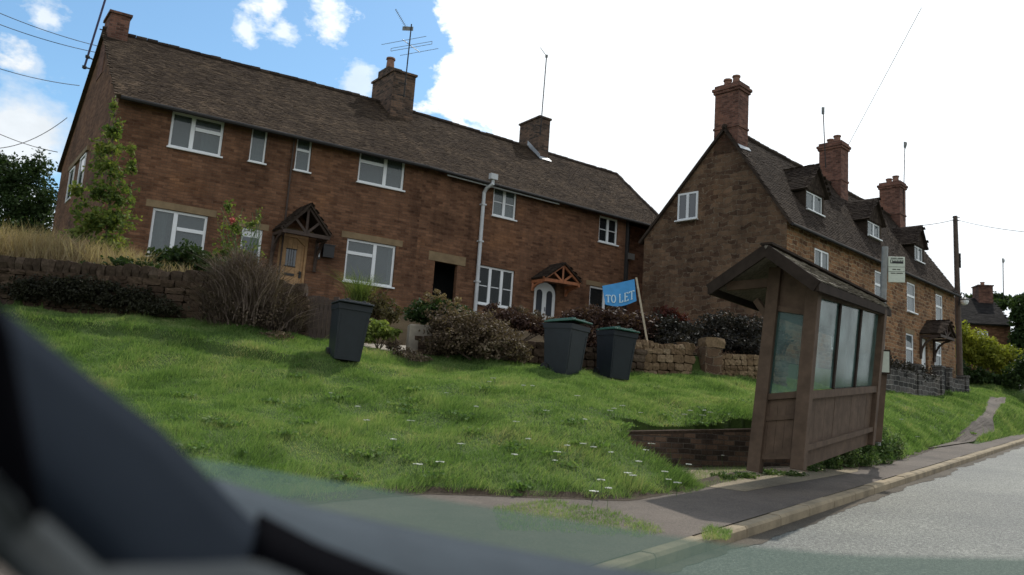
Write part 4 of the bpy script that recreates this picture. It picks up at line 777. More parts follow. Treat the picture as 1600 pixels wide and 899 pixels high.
def shrub(name, label, cat, blobs, n, size, mat, seed=1, group=None, stem=True, holes=.1, extra=None, asp=.55, shell=.45, part='foliage', base=None):
    bl = np.array(blobs); x, y = float(np.mean(bl[:, 0])), float(np.mean(bl[:, 1])); z = float((bl[:, 2] - bl[:, 5]).min())
    if base is None: base = (x, y, z)
    t = thing(name, label, cat, base, group)
    m = MB(); leaf_cloud(m, blobs, n, size, seed, shell=shell, holes=holes, asp=asp); m.build(part, mat, t, uv=False)
    if stem:
        m = MB(); r = random.Random(seed)
        for b in blobs:
            for k in range(3):
                e = Vector((b[0] + r.uniform(-.5, .5) * b[3], b[1] + r.uniform(-.5, .5) * b[4], b[2] + r.uniform(0, .7) * b[5])); s0 = Vector(base) + Vector((r.uniform(-.05, .05), r.uniform(-.05, .05), -.1)); mid = s0.lerp(e, .5) + Vector((r.uniform(-.1, .1), r.uniform(-.1, .1), .08)) * b[3]
                th = max(.012, b[5] * .03); m.tube([s0, mid, e], [th, th * .7, th * .3], 5)
        m.build('stem', M_bark, t)
    if extra: extra(t)
    return t

# ================================================================== GARDEN WALLS
def wall_run(name, label, pxs, h, th, mat, cope=None, group=None, cat='garden wall', stones=False, sw=(.16, .34), sh=(.10, .2)):
    """pxs: base points (Vector); h: heights at both ends"""
    P0 = pxs[0]; t = thing(name, label, cat, (pxs[0] + pxs[-1]) / 2, group); m = MB(); sm = MB(); r = random.Random(int(P0.x * 10)); cm = MB()
    for a, b in zip(pxs[:-1], pxs[1:]):
        d = (b - a); d.z = 0; ln = d.length; d.normalize(); nrm = Vector((-d.y, d.x, 0)); 
        if nrm.y < 0: nrm = -nrm
        ins = .05 if stones else 0
        m.prism([a + nrm * ins - Vector((0, 0, .25)), b + nrm * ins - Vector((0, 0, .25)), b + nrm * ins + Vector((0, 0, h)), a + nrm * ins + Vector((0, 0, h))], nrm * (th - ins))
        if stones:
            z = -.1
            while z < h - .02:
                hh = min(r.uniform(*sh), h + .05 - z); x = -r.uniform(0, .1)
                while x < ln:
                    wl_ = r.uniform(*sw); c = a.lerp(b, min(1, (x + wl_ / 2) / ln)) + Vector((0, 0, z + hh / 2)) + nrm * r.uniform(.03, .06); stone(sm, c, d * (wl_ * .49), nrm * .09, Vector((0, 0, hh * .49)), r); x += wl_
                z += hh
        if cope:
            x = 0
            while x < ln:
                w_ = r.uniform(*cope[0]); hh = r.uniform(*cope[1]); c = a.lerp(b, min(1, (x + w_ / 2) / ln)) + Vector((0, 0, h + hh / 2 - .02)) + nrm * th / 2
                stone(cm, c, d * w_ * .47, nrm * (th * .56), Vector((r.uniform(-.015, .015), 0, hh * .5)), r); x += w_
    m.build('wall_core' if stones else 'wall', mat if not stones else M_wallst, t)
    if stones: sm.build('stones', mat, t, smooth=False, uv=True)
    if cope: cm.build('coping', cope[2], t)
    return t
def stone(m, c, ex, ey, ez, r):
    V = []
    for k, (a, b, g) in enumerate([(x, y, z) for x in (-1, 0, 1) for y in (-1, 0, 1) for z in (-1, 0, 1)]):
        q = math.sqrt(a * a + b * b + g * g); s = 1.0 if q < 1.1 else (.97 if q < 1.5 else .88); j = lambda: 1 + r.uniform(-.13, .13)
        V.append(c + ex * a * s * j() + ey * b * s * j() + ez * g * s * j())
    k0 = len(m.v); m.v += V; I = lambda x, y, z: k0 + (x + 1) * 9 + (y + 1) * 3 + (z + 1)
    for ax in range(3):
        for sg in (-1, 1):
            for u in (-1, 0):
                for v in (-1, 0):
                    def q(u_, v_):
                        L_ = [0, 0, 0]; L_[ax] = sg; L_[(ax + 1) % 3] = u_; L_[(ax + 2) % 3] = v_; return I(*L_)
                    f = [q(u, v), q(u + 1, v), q(u + 1, v + 1), q(u, v + 1)]; m.f.append(f if sg > 0 else f[::-1]); m.mi.append(0)
def ston(name, cs):
    m = tilemat(name, cs); return m
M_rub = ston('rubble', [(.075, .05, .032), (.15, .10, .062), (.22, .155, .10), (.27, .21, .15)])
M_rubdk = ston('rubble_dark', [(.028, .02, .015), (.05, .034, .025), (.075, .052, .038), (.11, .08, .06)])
M_cope = ston('coping', [(.035, .026, .02), (.06, .043, .033), (.10, .074, .058)])
WB = [at(*p) for p in ((-140, 476, 15.8), (0, 487, 15.7), (60, 492, 15.6), (180, 502, 15.4), (300, 514, 15.3), (465, 532, 15.4))]
for p in WB: p.z -= .05
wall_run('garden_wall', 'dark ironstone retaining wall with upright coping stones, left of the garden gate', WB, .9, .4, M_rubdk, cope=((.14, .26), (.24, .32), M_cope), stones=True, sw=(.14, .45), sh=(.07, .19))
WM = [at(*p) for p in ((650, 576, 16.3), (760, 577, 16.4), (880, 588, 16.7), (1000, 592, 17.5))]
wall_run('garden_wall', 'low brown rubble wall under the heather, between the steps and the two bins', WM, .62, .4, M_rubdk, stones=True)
WR = [at(*p) for p in ((978, 592, 17.4), (1079, 594, 18.2))]
for p in WR: p.z -= .04
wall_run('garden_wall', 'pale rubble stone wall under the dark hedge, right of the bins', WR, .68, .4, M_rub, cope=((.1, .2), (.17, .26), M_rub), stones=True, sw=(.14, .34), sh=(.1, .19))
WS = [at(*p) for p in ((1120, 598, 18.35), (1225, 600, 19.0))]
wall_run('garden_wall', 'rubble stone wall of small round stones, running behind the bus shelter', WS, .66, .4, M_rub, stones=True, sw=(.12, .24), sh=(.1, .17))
pb = at(1112, 598, 18.2); t = thing('gate_pillar', 'stubby stone gate pillar beside the garden opening', 'gate pillar', pb); m = MB(); m.box(pb + Vector((-.16, -.0, -.2)), (.42, .1, 0), (-.1, .42, 0), (0, 0, 1.02)); m.build('shaft', M_gable, t, bevel=.02)
m = MB(); stone(m, pb + Vector((.03, .25, .92)), Vector((.24, .05, 0)), Vector((-.05, .24, 0)), Vector((0, 0, .12)), rnd); m.build('cap', M_rub, t)
m = MB(); gs = at(1096, 596, 18.3); m.box(gs + Vector((-.35, .1, -.1)), (.6, .1, 0), (-.1, .5, 0), (0, 0, .16)); m.box(gs + Vector((-.35, .6, -.1)), (.6, .1, 0), (-.1, .5, 0), (0, 0, .34)); tag(m.build('garden_steps', M_rubdk), kind='structure')
# garden gate
G0, G1 = at(466, 530, 15.55), at(514, 536, 15.75); t = thing('garden_gate', 'low dark brown plank gate behind the leftmost bin', 'gate', (G0 + G1) / 2)
m = MB(); d = (G1 - G0); d.z = 0; n_ = 7
for i in range(n_): p = G0 + d * ((i + .06) / n_); m.box(p, d * (.88 / n_), (0, .03, 0), (0, 0, .84 + .05 * sin(i * pi / (n_ - 1))))
m.box(G0 + Vector((0, .03, .15)), d, (0, .03, 0), (0, 0, .09)); m.box(G0 + Vector((0, .03, .62)), d, (0, .03, 0), (0, 0, .09)); m.build('planks', M_browntimber, t)
for p in (G0 - d * .06, G1 + d * .01): m = MB(); m.box(p + Vector((0, -.02, -.2)), (.1, 0, 0), (0, .1, 0), (0, 0, 1.12)); m.build('gate_post', M_browntimber, t)
# steps and concrete path
st = MB(); fA, fB, bA, bB = at(556, 563, 15.3), at(694, 577, 15.9), at(560, 536, 18.2), at(655, 541, 18.6)
st.prism([fA, fB, bB, bA], (0, 0, -.06)); 
rs_ = MB(); rs_.prism([fA + Vector((0, .04, -.06)), fB + Vector((0, .04, -.06)), fB + Vector((0, .04, -.5)), fA + Vector((0, .04, -.5))], (0, .2, 0)); tag(rs_.build('path_edging', M_rubdk), kind='structure')
tag(st.build('garden_path', M_concrete, bevel=.015), kind='structure')
# dark block wall in front of the cottages
wa = [F3.loc(x, 600, -1.75)[0] for x in (1350, 1433, 1470, 1480, 1508)]; print('wa', wa); BW = [F3.P(a, -1.75, 0) for a in (wa[0], wa[1], wa[2])]; BW2 = [F3.P(a, -1.75, 0) for a in (wa[3] + .2, wa[4])]
def gz(P, dz=0): return Vector((P.x, P.y, float(bank(P.x, P.y)) + dz))
print('block wall z', [round(gz(p).z, 2) for p in BW + BW2])
BW = [Vector((p.x, p.y, z)) for p, z in zip(BW, (1.62, 1.66, 1.72))]; BW2 = [Vector((p.x, p.y, z)) for p, z in zip(BW2, (1.74, 1.76))]
t = wall_run('garden_wall', 'low dark block wall with pale mortar in front of the cottages', BW, .62, .22, M_block, cope=((.42, .5), (.05, .06), M_block))
t2 = wall_run('garden_wall', 'short end stretch of dark block wall beyond the cottage gate', BW2, .62, .22, M_block, cope=((.42, .5), (.05, .06), M_block))
for a, hh, par in ((wa[1], .85, t), (wa[2] - .05, 1.0, t), (wa[3] + .1, 1.0, t2), (wa[4], .85, t2)):
    m = MB(); p = F3.P(a, -1.8, 1.5); m.box(p, F3.u * .34, F3.w * .34, (0, 0, hh + .2)); m.box(p - F3.u * .03 - F3.w * .03 + Vector((0, 0, hh + .2)), F3.u * .4, F3.w * .4, (0, 0, .06)); m.build('pillar', M_block, par)
t = thing('garden_gate', 'narrow black gate between two dark block pillars', 'gate', F3.P(wa[2] + .4, -1.7, 1.7)); m = MB(); g0_ = wa[2] + .3
for i in range(5): m.box(F3.P(g0_ + i * .09, -1.7, 1.75), F3.u * .05, F3.w * .03, (0, 0, .9))
m.build('bars', M_black, t); m = MB()
for z in (1.85, 2.45): m.box(F3.P(g0_, -1.66, z), F3.u * .45, F3.w * .03, (0, 0, .06))
m.build('rails', M_black, t)
# bay retaining wall
bw0, bw1, bw2 = at(972, 676, 11.75), at(1180, 672, 12.9), at(1345, 662, 14.5)
def bz(p, k): return Vector((p.x, p.y, float(foot_z(*sd_(p.x, p.y))) - .05))
q0, q1, q2 = bz(bw0, 0), bz(bw1, 0), bz(bw2, 0); print('bay', q0.z, bw0.z, q1.z, bw1.z)
q0 -= Vector((.0, .05, 0)); t = thing('retaining_wall', 'low brick retaining wall topped by turf behind the shelter', 'retaining wall', (q0 + q1) / 2); m = MB(); cp = MB()
for a, b, za, zb3 in ((q0, q1, bw0.z, bw1.z), (q1, q2, bw1.z, bw2.z)):
    d = b - a; d.z = 0; d.normalize(); nn_ = Vector((-d.y, d.x, 0)); m.prism([a, b, Vector((b.x, b.y, zb3 - .03)), Vector((a.x, a.y, za - .03))], nn_ * .22)
    cp.prism([Vector((a.x, a.y, za - .026)), Vector((b.x, b.y, zb3 - .026)), Vector((b.x, b.y, zb3 + .015)), Vector((a.x, a.y, za + .015))], nn_ * .26)
m.build('brickwork', M_brickdk, t); cp.build('coping', M_cope, t)

# ================================================================== BUS SHELTER
def nudge(p, dy): return p + Vector((0, dy, 0))
def gat(x, y, Y): return at(x, y, Y)
Bb, Bt = at(1247, 728, 10.2), at(1272, 452, 10.25)
Cb, Ct = at(1357, 690, 13.15), at(1377, 484, 13.2)
Ab, At = at(1179, 731, 10.55), at(1214, 420, 10.6)
dBC = (Cb - Bb); dBCt = (Ct - Bt); Dt = At + dBCt * 1.0; Db = Ab + dBC; print('shelter', Bb, Bt, Cb, Ct, Ab, At, 'heights', Bt.z - Bb.z, Ct.z - Cb.z, At.z - Ab.z, 'BC', dBC.length, dBCt)
sh = thing('bus_shelter', 'brown timber bus shelter with shingled gable roof and cloudy glass panes', 'bus shelter', (Ab + Cb) / 2)
Ab.z -= .05; Bb.z -= .05; Cb.z -= .05; Db.z -= .05
for p, q in ((Ab, At), (Bb, Bt), (Cb, Ct), (Db, Dt)): m = MB(); m.beam(p, q, .165, .165, up=dBC); m.build('post', M_shelter, sh, bevel=.008)
def lv(p, q, t): return p.lerp(q, t)
nR = Vector((dBC.y, -dBC.x, 0)).normalized()          # towards the road
nE = -Vector((dBC.x, dBC.y, 0)).normalized()          # towards the near end
def boardwall(lo0, hi0, lo1, hi1, f0, f1, nrm, nb, th=.04, inset=.0):
    m = MB()
    for i in range(nb):
        u0, u1 = (i + .012) / nb, (i + .988) / nb
        a0_, a1_ = lv(lv(lo0, hi0, f0), lv(lo1, hi1, f0), u0), lv(lv(lo0, hi0, f0), lv(lo1, hi1, f0), u1); b0_, b1_ = lv(lv(lo0, hi0, f1), lv(lo1, hi1, f1), u0), lv(lv(lo0, hi0, f1), lv(lo1, hi1, f1), u1)
        o = nrm * (inset + rnd.uniform(-.002, .002)); m.prism([a0_ + o, a1_ + o, b1_ + o, b0_ + o], -nrm * th)
    return m
def rail(m, lo0, hi0, lo1, hi1, f, h=.09, th=.1, off=0., nrm=Vector((0, 0, 0))): m.beam(lv(lo0, hi0, f) + nrm * off, lv(lo1, hi1, f) + nrm * off, th, h)
zg = .435  # glass bottom fraction on the B post
# road side
boardwall(Bb, Bt, Cb, Ct, .13, .37, nR, 8, inset=.01).build('lower_boards', M_shelter, sh)
for f, h in ((.115, .07), (.405, .1)): m = MB(); rail(m, Bb, Bt, Cb, Ct, f, h, .07, .03, nR); m.build('rail', M_shelter, sh)
boardwall(Bb, Bt, Cb, Ct, .37, .395, nR, 1, inset=.02).build('apron_board', M_shelter, sh)
m = MB(); rail(m, Bb, Bt, Cb, Ct, .985, .12, .1); m.build('wall_plate', M_shelter, sh)
boardwall(Bb, Bt, Cb, Ct, .0, .115, nR, 1, .05, .0).build('plinth_board', M_shelter, sh)
for i in range(3):
    u0, u1 = .03 + i * .315, .03 + (i + 1) * .315 - .02; L0, L1, T0, T1 = lv(lv(Bb, Bt, .43), lv(Cb, Ct, .43), u0), lv(lv(Bb, Bt, .43), lv(Cb, Ct, .43), u1), lv(lv(Bb, Bt, .96), lv(Cb, Ct, .96), u0), lv(lv(Bb, Bt, .96), lv(Cb, Ct, .96), u1)
    m = MB(); m.prism([L0, L1, T1, T0], -nR * .008); m.build('glass_pane', M_sglass, sh)
    if i: m = MB(); m.beam(L0 - (L1 - L0) * .035, T0 - (T1 - T0) * .035, .05, .08, up=dBC); m.build('mullion', M_shelterdk, sh)
# near end
boardwall(Ab, At, Bb, Bt, .07, .33, nE, 5, inset=.01).build('lower_boards', M_shelter, sh)
for fa_, fb_, w_ in ((.355, .41, .08), (.07, .075, .07), (.25, .29, .06)): m = MB(); m.beam(lv(Ab, At, fa_), lv(Bb, Bt, fb_), w_, w_); m.build('rail', M_shelter, sh)
m = MB(); m.prism([lv(Ab, At, .27), lv(Bb, Bt, .31), lv(Bb, Bt, .43), lv(Ab, At, .37)], -nE * .03); m.build('apron_board', M_shelter, sh)
e0, e1, e2, e3 = lv(lv(Ab, At, .37), lv(Bb, Bt, .43), .14), lv(lv(Ab, At, .37), lv(Bb, Bt, .43), .88), lv(lv(Ab, At, .80), lv(Bb, Bt, .86), .88), lv(lv(Ab, At, .80), lv(Bb, Bt, .86), .14)
m = MB(); m.prism([e0, e1, e2, e3], -nE * .008); m.build('glass_pane', M_sglass, sh)
m = MB(); m.prism([e3, e2, lv(Bt, At, .1) + Vector((0, 0, .05)), At + Vector((0, 0, .1))], -nE * .04); m.beam(e3, e2, .06, .07); m.build('gable_board', M_shelter, sh)
# far end panel
boardwall(Db, Dt, Cb, Ct, .07, .4, -nE, 4).build('lower_boards', M_shelter, sh); 
for f in (.42, .95): m = MB(); rail(m, Db, Dt, Cb, Ct, f); m.build('rail', M_shelter, sh)
m = MB(); m.prism([lv(Db, Dt, .42), lv(Cb, Ct, .42), lv(Cb, Ct, .95), lv(Db, Dt, .88)], nE * .008); m.build('glass_pane', M_sglass, sh)
# roof
Lr, Ap, Rr = at(1108, 446, 10.75), at(1197, 384, 10.2), at(1277, 440, 9.7)
Rf = at(1391, 484, 13.55); dr_ = Rf - Rr; Af = at(1379, 474, 13.95); Lf = Lr + (Af - Ap); print('roof', Lr, Ap, Rr, Rf, Af)
m = MB(); roof_slab(m, [Rr, Rf, Af, Ap], .03); roof_slab(m, [Ap, Af, Lf, Lr], .03)
r_ = random.Random(3); NR = 9
for (E0, E1, A1, A0) in ((Rr, Rf, Af, Ap), (Lr, Lf, Af, Ap)):
    nn_ = (E1 - E0).cross(A0 - E0).normalized(); nn_ = nn_ if nn_.z > 0 else -nn_
    for j in range(NR):
        a, b = E0.lerp(A0, j / NR), E1.lerp(A1, j / NR); a2, b2 = E0.lerp(A0, min(1, (j + 1.15) / NR)), E1.lerp(A1, min(1, (j + 1.15) / NR)); k = 24
        for i in range(k):
            if r_.random() < .012: continue
            u0, u1 = i / k + .002, (i + 1) / k - .002; h = .03 + r_.uniform(-.006, .009); jj = (a2 - a) * r_.uniform(-.1, .06)
            m.prism([a.lerp(b, u0) + nn_ * h + jj, a.lerp(b, u1) + nn_ * h + jj, a2.lerp(b2, u1) + nn_ * .014, a2.lerp(b2, u0) + nn_ * .014], -nn_ * .012)
m.build('roof', tilemat('shelter_shingles', [(.07, .06, .05), (.15, .13, .11), (.24, .215, .18), (.32, .29, .25)]), sh)
m = MB(); dn = Vector((0, 0, -.02))
for a, b in ((Lr, Ap), (Rr, Ap)): m = MB(); m.beam(a + dn * 3, b + dn * 3, .04, .15); m.build('bargeboard', M_shelterdk, sh)
for a, b in ((Rr, Rf), (Lr, Lf)): m = MB(); m.beam(a + dn * 3, b + dn * 3, .04, .12); m.build('fascia', M_shelterdk, sh)
m = MB(); m.beam(Ap + Vector((0, 0, .03)), Af + Vector((0, 0, .03)), .16, .03); m.build('ridge_cap', M_shelterdk, sh)
m = MB(); m.beam(lv(Ab, At, .93), lv(Lr, Ap, .22) + Vector((0, 0, -.1)) - nE * .2, .08, .12); pts_ = [lv(Ab, At, .72), lv(Ab, At, .80) + (Lr - Ap) * .13, lv(Ab, At, .9) + (Lr - Ap) * .32]
for i in range(2): m.beam(pts_[i], pts_[i + 1], .07, .08)
m.build('brace', M_shelter, sh)
m = MB(); m.box(lv(Ab, Db, .1) + Vector((.2, 0, .45)), (Db - Ab) * .8, -nR * -.25, (0, 0, .05)); m.build('bench', M_shelter, sh)

# ================================================================== BUS STOP
pb_, pt_ = at(1371, 678, 14.1), at(1383, 386, 14.15); bs = thing('bus_stop', 'grey bus stop pole with a pale flag sign, behind the shelter', 'bus stop', pb_)
m = MB(); m.tube([pb_ - Vector((0, 0, .2)), pt_], .055, 10); m.build('pole', M_galv, bs)
fu = Vector((.97, -.22, 0)).normalized(); f0 = at(1388, 441, 14.12); fw_, fh = .28, .47; m = MB(); m.box(f0, fu * fw_, Vector((.005, .02, 0)), (.0, 0, fh)); fl = m.build('flag_sign', M_sign, bs, bevel=.006)
def strip(par, name, x0, x1, z0, z1, mat, off=.004): m = MB(); m.box(f0 + fu * x0 + Vector((0, -off, z0)), fu * (x1 - x0), Vector((0, .003, 0)), (0, 0, z1 - z0)); return m.build(name, mat, par)
strip(fl, 'bus_symbol', .035, .25, .345, .415, M_black)
for i in range(4): strip(fl, 'symbol_window', .072 + i * .044, .107 + i * .044, .388, .405, M_sign, .007)
strip(fl, 'symbol_window', .045, .062, .36, .405, M_sign, .007)
for x0, x1, z in ((.04, .14, .44), (.155, .245, .44), (.07, .13, .235), (.145, .2, .235), (.04, .12, .165), (.135, .24, .165)): strip(fl, 'lettering', x0, x1, z - .006, z + .009, M_dkmetal)
for z in (.28, .195): strip(fl, 'rule', .0, .28, z, z + .005, M_dkmetal)
tp0, tp1 = at(1370, 672, 13.75), at(1381, 556, 13.8); t = thing('timetable_post', 'short wooden post with a framed timetable case beside the shelter', 'timetable post', tp0)
m = MB(); m.beam(tp0 - Vector((0, 0, .2)), tp1, .12, .1, up=(0, 1, 0)); m.build('post', M_shelter, t); m = MB(); c0 = at(1372, 584, 13.7); m.box(c0, (.2, -.03, 0), (0, .06, 0), (0, 0, .42)); ca = m.build('timetable_case', M_shelterdk, t)
m = MB(); m.box(c0 + Vector((.02, -.006, .03)), (.16, -.024, 0), (0, .005, 0), (0, 0, .36)); m.build('timetable', M_sign, ca)

# ================================================================== BINS
def make_bin(loc, az, label, tilt, scale=1., lid_open=0., lidm=None):
    t = thing('wheelie_bin', label, 'wheelie bin', loc, 'wheelie bins standing on the grass'); o = Vector((0, 0, 0)); H = .96
    L_ = Vector(loc)
    def PP(x, y, z): return L_ + Vector((x, y, z)) * scale
    m = MB(); lv_ = [(.0, .225, .26), (.06, .23, .265), (.80, .275, .32), (.86, .28, .325), (.862, .29, .345), (H, .295, .35)]
    for (z0, a0, b0), (z1, a1, b1) in zip(lv_[:-1], lv_[1:]):
        for sx, sy, ex, ey in ((-1, -1, 1, -1), (1, -1, 1, 1), (1, 1, -1, 1), (-1, 1, -1, -1)): m.poly([PP(sx * a0, sy * b0, z0), PP(ex * a0, ey * b0, z0), PP(ex * a1, ey * b1, z1), PP(sx * a1, sy * b1, z1)])
    m.poly([PP(-.2, -.23, 0), PP(-.2, .23, 0), PP(.2, .23, 0), PP(.2, -.23, 0)])
    for k in (-.2, .2): m.beam(PP(k, -.272, .1), PP(k * 1.15, -.322, .78), .012, .006, up=(0, 1, 0))
    m.build('body', M_bin, t, bevel=.012)
    m = MB(); ring = [(-.31, -.38), (-.27, -.41), (.27, -.41), (.31, -.38), (.31, .33), (-.31, .33)]; tz = lambda y: .05 * (.33 - y) / .74 * lid_open
    m.prism([PP(x, y, H + .012 + tz(y) * 3) for x, y in ring], Vector((0, 0, .03)) * scale); top = [(x * .82, (y + .02) * .82) for x, y in ring]; m.prism([PP(x, y, H + .045 + tz(y) * 3) for x, y in top], Vector((0, 0, .025)) * scale)
    for k in (-.15, .15): m.beam(PP(k, -.3, H + .085 + tz(-.3) * 3), PP(k, .25, H + .08 + tz(.25) * 3), .05, .02)
    m.build('lid', lidm or M_binlid, t, bevel=.008)
    m = MB(); m.tube([PP(-.25, .4, H - .01), PP(.25, .4, H - .01)], .016, 8)
    for x in (-.25, .25): m.beam(PP(x, .33, H - .02), PP(x, .41, H - .01), .03, .03)
    m.build('handle', M_bin, t)
    for x in (-.25, .25):
        m = MB(); m.tube([PP(x - .03, .24, .1), PP(x + .03, .24, .1)], .1, 16); wl_ = m.build('wheel', M_black, t); m = MB(); m.tube([PP(x - .034, .24, .1), PP(x + .034, .24, .1)], .045, 10); m.build('hub', M_bin, wl_)
    t.rotation_euler = Vector((0, 0, 1)).to_track_quat('Z', 'Y').to_euler(); t.rotation_mode = 'QUATERNION'
    from mathutils import Quaternion
    t.rotation_quaternion = Quaternion((0, 1, 0), radians(tilt)) @ Quaternion((0, 0, 1), radians(az)); return t
def on(px, py, Y): p = at(px, py, Y); p.z = float(ground(p.x, p.y, True)) - .02; return p
b1 = at(537, 563, 14); b2 = at(878, 586, 15.6); b3 = at(957, 592, 16.4); print('bins gz', [(round(p.z, 2), round(float(ground(p.x, p.y, True)), 2)) for p in (b1, b2, b3)])
make_bin(b1, 24, 'leftmost dark wheelie bin, on its own in front of the gate', 3, 1.0, 0, M_bin)
make_bin(b2, 48, 'grey wheelie bin with bright lid, left of the close pair', 2.5, 1.02, .3)
make_bin(b3, 25, 'wheelie bin with green lid, right of the close pair', 3, 1.0)

# ================================================================== TO LET BOARD
Y0 = 18.0; pbm, ptp = at(1004, 492, Y0), at(994, 434, Y0); t = thing('to_let_board', 'blue TO LET board flapping from a leaning wooden post', 'sign', pbm)
m = MB(); m.beam(ptp, pbm + (pbm - ptp) * .9, .042, .042, up=(0, 1, 0)); m.build('post', M_post, t)
c = [at(*q, Y0 - .05) for q in ((946, 476), (995, 470), (991.5, 436), (941, 447))]      # bottom left, bottom right, top right, top left
m = MB(); K_ = 10; TT = []
def board(u, v): p = c[0].lerp(c[1], u).lerp(c[3].lerp(c[2], u), v); return p + Vector((0, .07 * sin(u * 2.6) , -.075 * sin(pi * u) * (1 - v)))
for i in range(K_): m.prism([board(i / K_, 0), board((i + 1) / K_, 0), board((i + 1) / K_, 1), board(i / K_, 1)], (0, .02, 0))
bd = m.build('board', M_blue, t)
glyph = {'T': [((0, 1), (.8, 1)), ((.4, 1), (.4, 0)), ((.22, 0), (.58, 0)), ((0, 1), (0, .85)), ((.8, 1), (.8, .85))], 'L': [((.15, 1), (.15, 0)), ((0, 1), (.32, 1)), ((0, 0), (.7, 0)), ((.7, 0), (.7, .2))],
         'E': [((.15, 1), (.15, 0)), ((0, 1), (.7, 1)), ((0, 0), (.72, 0)), ((.15, .52), (.5, .52)), ((.7, 1), (.7, .84)), ((.72, 0), (.72, .18)), ((.5, .6), (.5, .44))],
         'O': [((.45 + .4 * cos(k * pi / 7), .5 + .5 * sin(k * pi / 7)), (.45 + .4 * cos((k + 1) * pi / 7), .5 + .5 * sin((k + 1) * pi / 7))) for k in range(14)]}
x = .045
for ch in 'TO LET':
    if ch == ' ': x += .09; continue
    m = MB()
    for (p, q) in glyph[ch]:
        f = lambda g: board(x + g[0] * .165 + g[1] * .025, .16 + g[1] * .34) + Vector((0, -.012, 0)); a, b = f(p), f(q); thin = abs(p[1] - q[1]) < .05; m.beam(a, b, .014, .016 if thin else .026, up=(b - a).cross(Vector((0, 1, 0))))
    m.build('letter', M_letter, bd); x += .165

# ================================================================== SHRUBS AND HEDGES
P_ = lambda x, y, Y: at(x, y, Y)
SAP = [B(178, 168, 16.9, 8, 18), B(176, 205, 16.9, 18, 22), B(168, 232, 16.9, 26, 20), B(205, 235, 16.9, 10, 14), B(170, 265, 16.9, 30, 26), B(150, 300, 16.9, 26, 18), B(185, 305, 16.9, 28, 26), B(120, 298, 16.8, 14, 12), B(128, 330, 16.8, 18, 16), B(125, 362, 16.8, 24, 20), B(205, 262, 16.9, 10, 16), B(178, 345, 16.9, 34, 28), B(145, 345, 16.9, 26, 22), B(170, 385, 16.8, 32, 20)]
def sap_trunk(t):
    m = MB(); a, b = at(163, 408, 16.9), at(180, 155, 16.9); m.tube([a - Vector((0, 0, .4)), a.lerp(b, .3) + Vector((.03, 0, 0)), a.lerp(b, .7), b], [.035, .03, .018, .005], 7)
    r = random.Random(2)
    for i in range(16): k = r.uniform(.2, .92); c = a.lerp(b, k); m.tube([c, c + Vector((r.uniform(-.4, .4), r.uniform(-.3, .3), r.uniform(.1, .35))) * (1.1 - k * .7)], [.012, .004], 5)
    m.build('trunk', M_bark, t)
shrub('young_tree', 'slender yellow-green young tree growing at the corner of the left house', 'tree', SAP, 5600, .052, M_sapl, 3, stem=False, holes=.48, extra=sap_trunk, shell=.7, base=tuple(at(163, 410, 16.9)))
BT = [B(15, 285, 33, 40, 46), B(55, 268, 33, 24, 32), B(-60, 300, 33, 70, 60), B(35, 330, 33, 50, 50), B(70, 320, 33, 24, 50), B(40, 370, 33, 60, 40), B(0, 262, 33, 26, 26)]
def tr_(px, py, Y, h):
    def f(t): m = MB(); a = at(px, py, Y); m.tube([a - Vector((0, 0, h)), a], [.2, .1], 8); m.build('trunk', M_bark, t)
    return f
shrub('tree', 'dark bushy tree beyond the gable end of the left house', 'tree', BT, 26000, .075, M_green, 5, holes=.25, extra=tr_(20, 350, 33, 2.5), stem=False, part='crown', shell=.6)
# dry grass bank above the left wall (nobody could count it)
r = np.random.default_rng(4); n_ = 9000; u_ = r.uniform(-60, 235, n_); Yg = r.uniform(16.0, 17.6, n_)
bx = np.array([tuple(at(float(a), 405, float(b))) for a, b in zip(u_, Yg)]); bx[:, 2] = ground(bx[:, 0], bx[:, 1]) - .03; hh = r.uniform(.45, 1.3, n_) * (1 - .35 * np.clip((u_ - 60) / 160, 0, 1)); m = MB()
blades(m, bx, hh, .022, r.normal(0, .28, (n_, 2)) + [.1, 0], 6, droop=.4, segs=3); tag(m.build('dry_grass', M_dry, uv=False), 'tall dry straw-coloured grass above the left garden wall', 'grass', kind='stuff')
n_ = 1500; u_ = r.uniform(180, 300, n_); Yg = r.uniform(15.9, 17, n_); bx = np.array([tuple(at(float(a), 405, float(b))) for a, b in zip(u_, Yg)]); bx[:, 2] = ground(bx[:, 0], bx[:, 1]) - .03; m = MB()
blades(m, bx, r.uniform(.2, .6, n_), .02, r.normal(0, .3, (n_, 2)), 8, segs=3); tag(m.build('dry_grass', M_dry, uv=False), 'sparse straw-coloured grass below the ground floor window of the left house', 'grass', kind='stuff')
shrub('shrub', 'dark green shrub under the left ground floor window', 'shrub', [B(262, 408, 16.6, 34, 20), B(295, 400, 16.6, 28, 20), B(250, 425, 16.4, 40, 16), B(325, 412, 16.4, 22, 16)], 4200, .05, M_green, 7, holes=.3)
shrub('shrub', 'low green plants trailing over the coping of the left wall', 'shrub', [B(200, 412, 15.9, 34, 8), B(145, 418, 15.9, 22, 7), B(345, 425, 15.9, 30, 14)], 1500, .04, M_green, 9, stem=False, holes=.3)
shrub('ivy', 'dark ivy patches hanging over the face of the left garden wall', 'ivy', [B(150, 458, 15.25, 60, 26, .16), B(95, 452, 15.35, 50, 24, .16), B(205, 468, 15.2, 50, 22, .16), B(40, 452, 15.5, 40, 22, .16), B(250, 482, 15.1, 40, 12, .16)], 11000, .03, M_ivy, 41, stem=False, holes=.3, shell=.6)
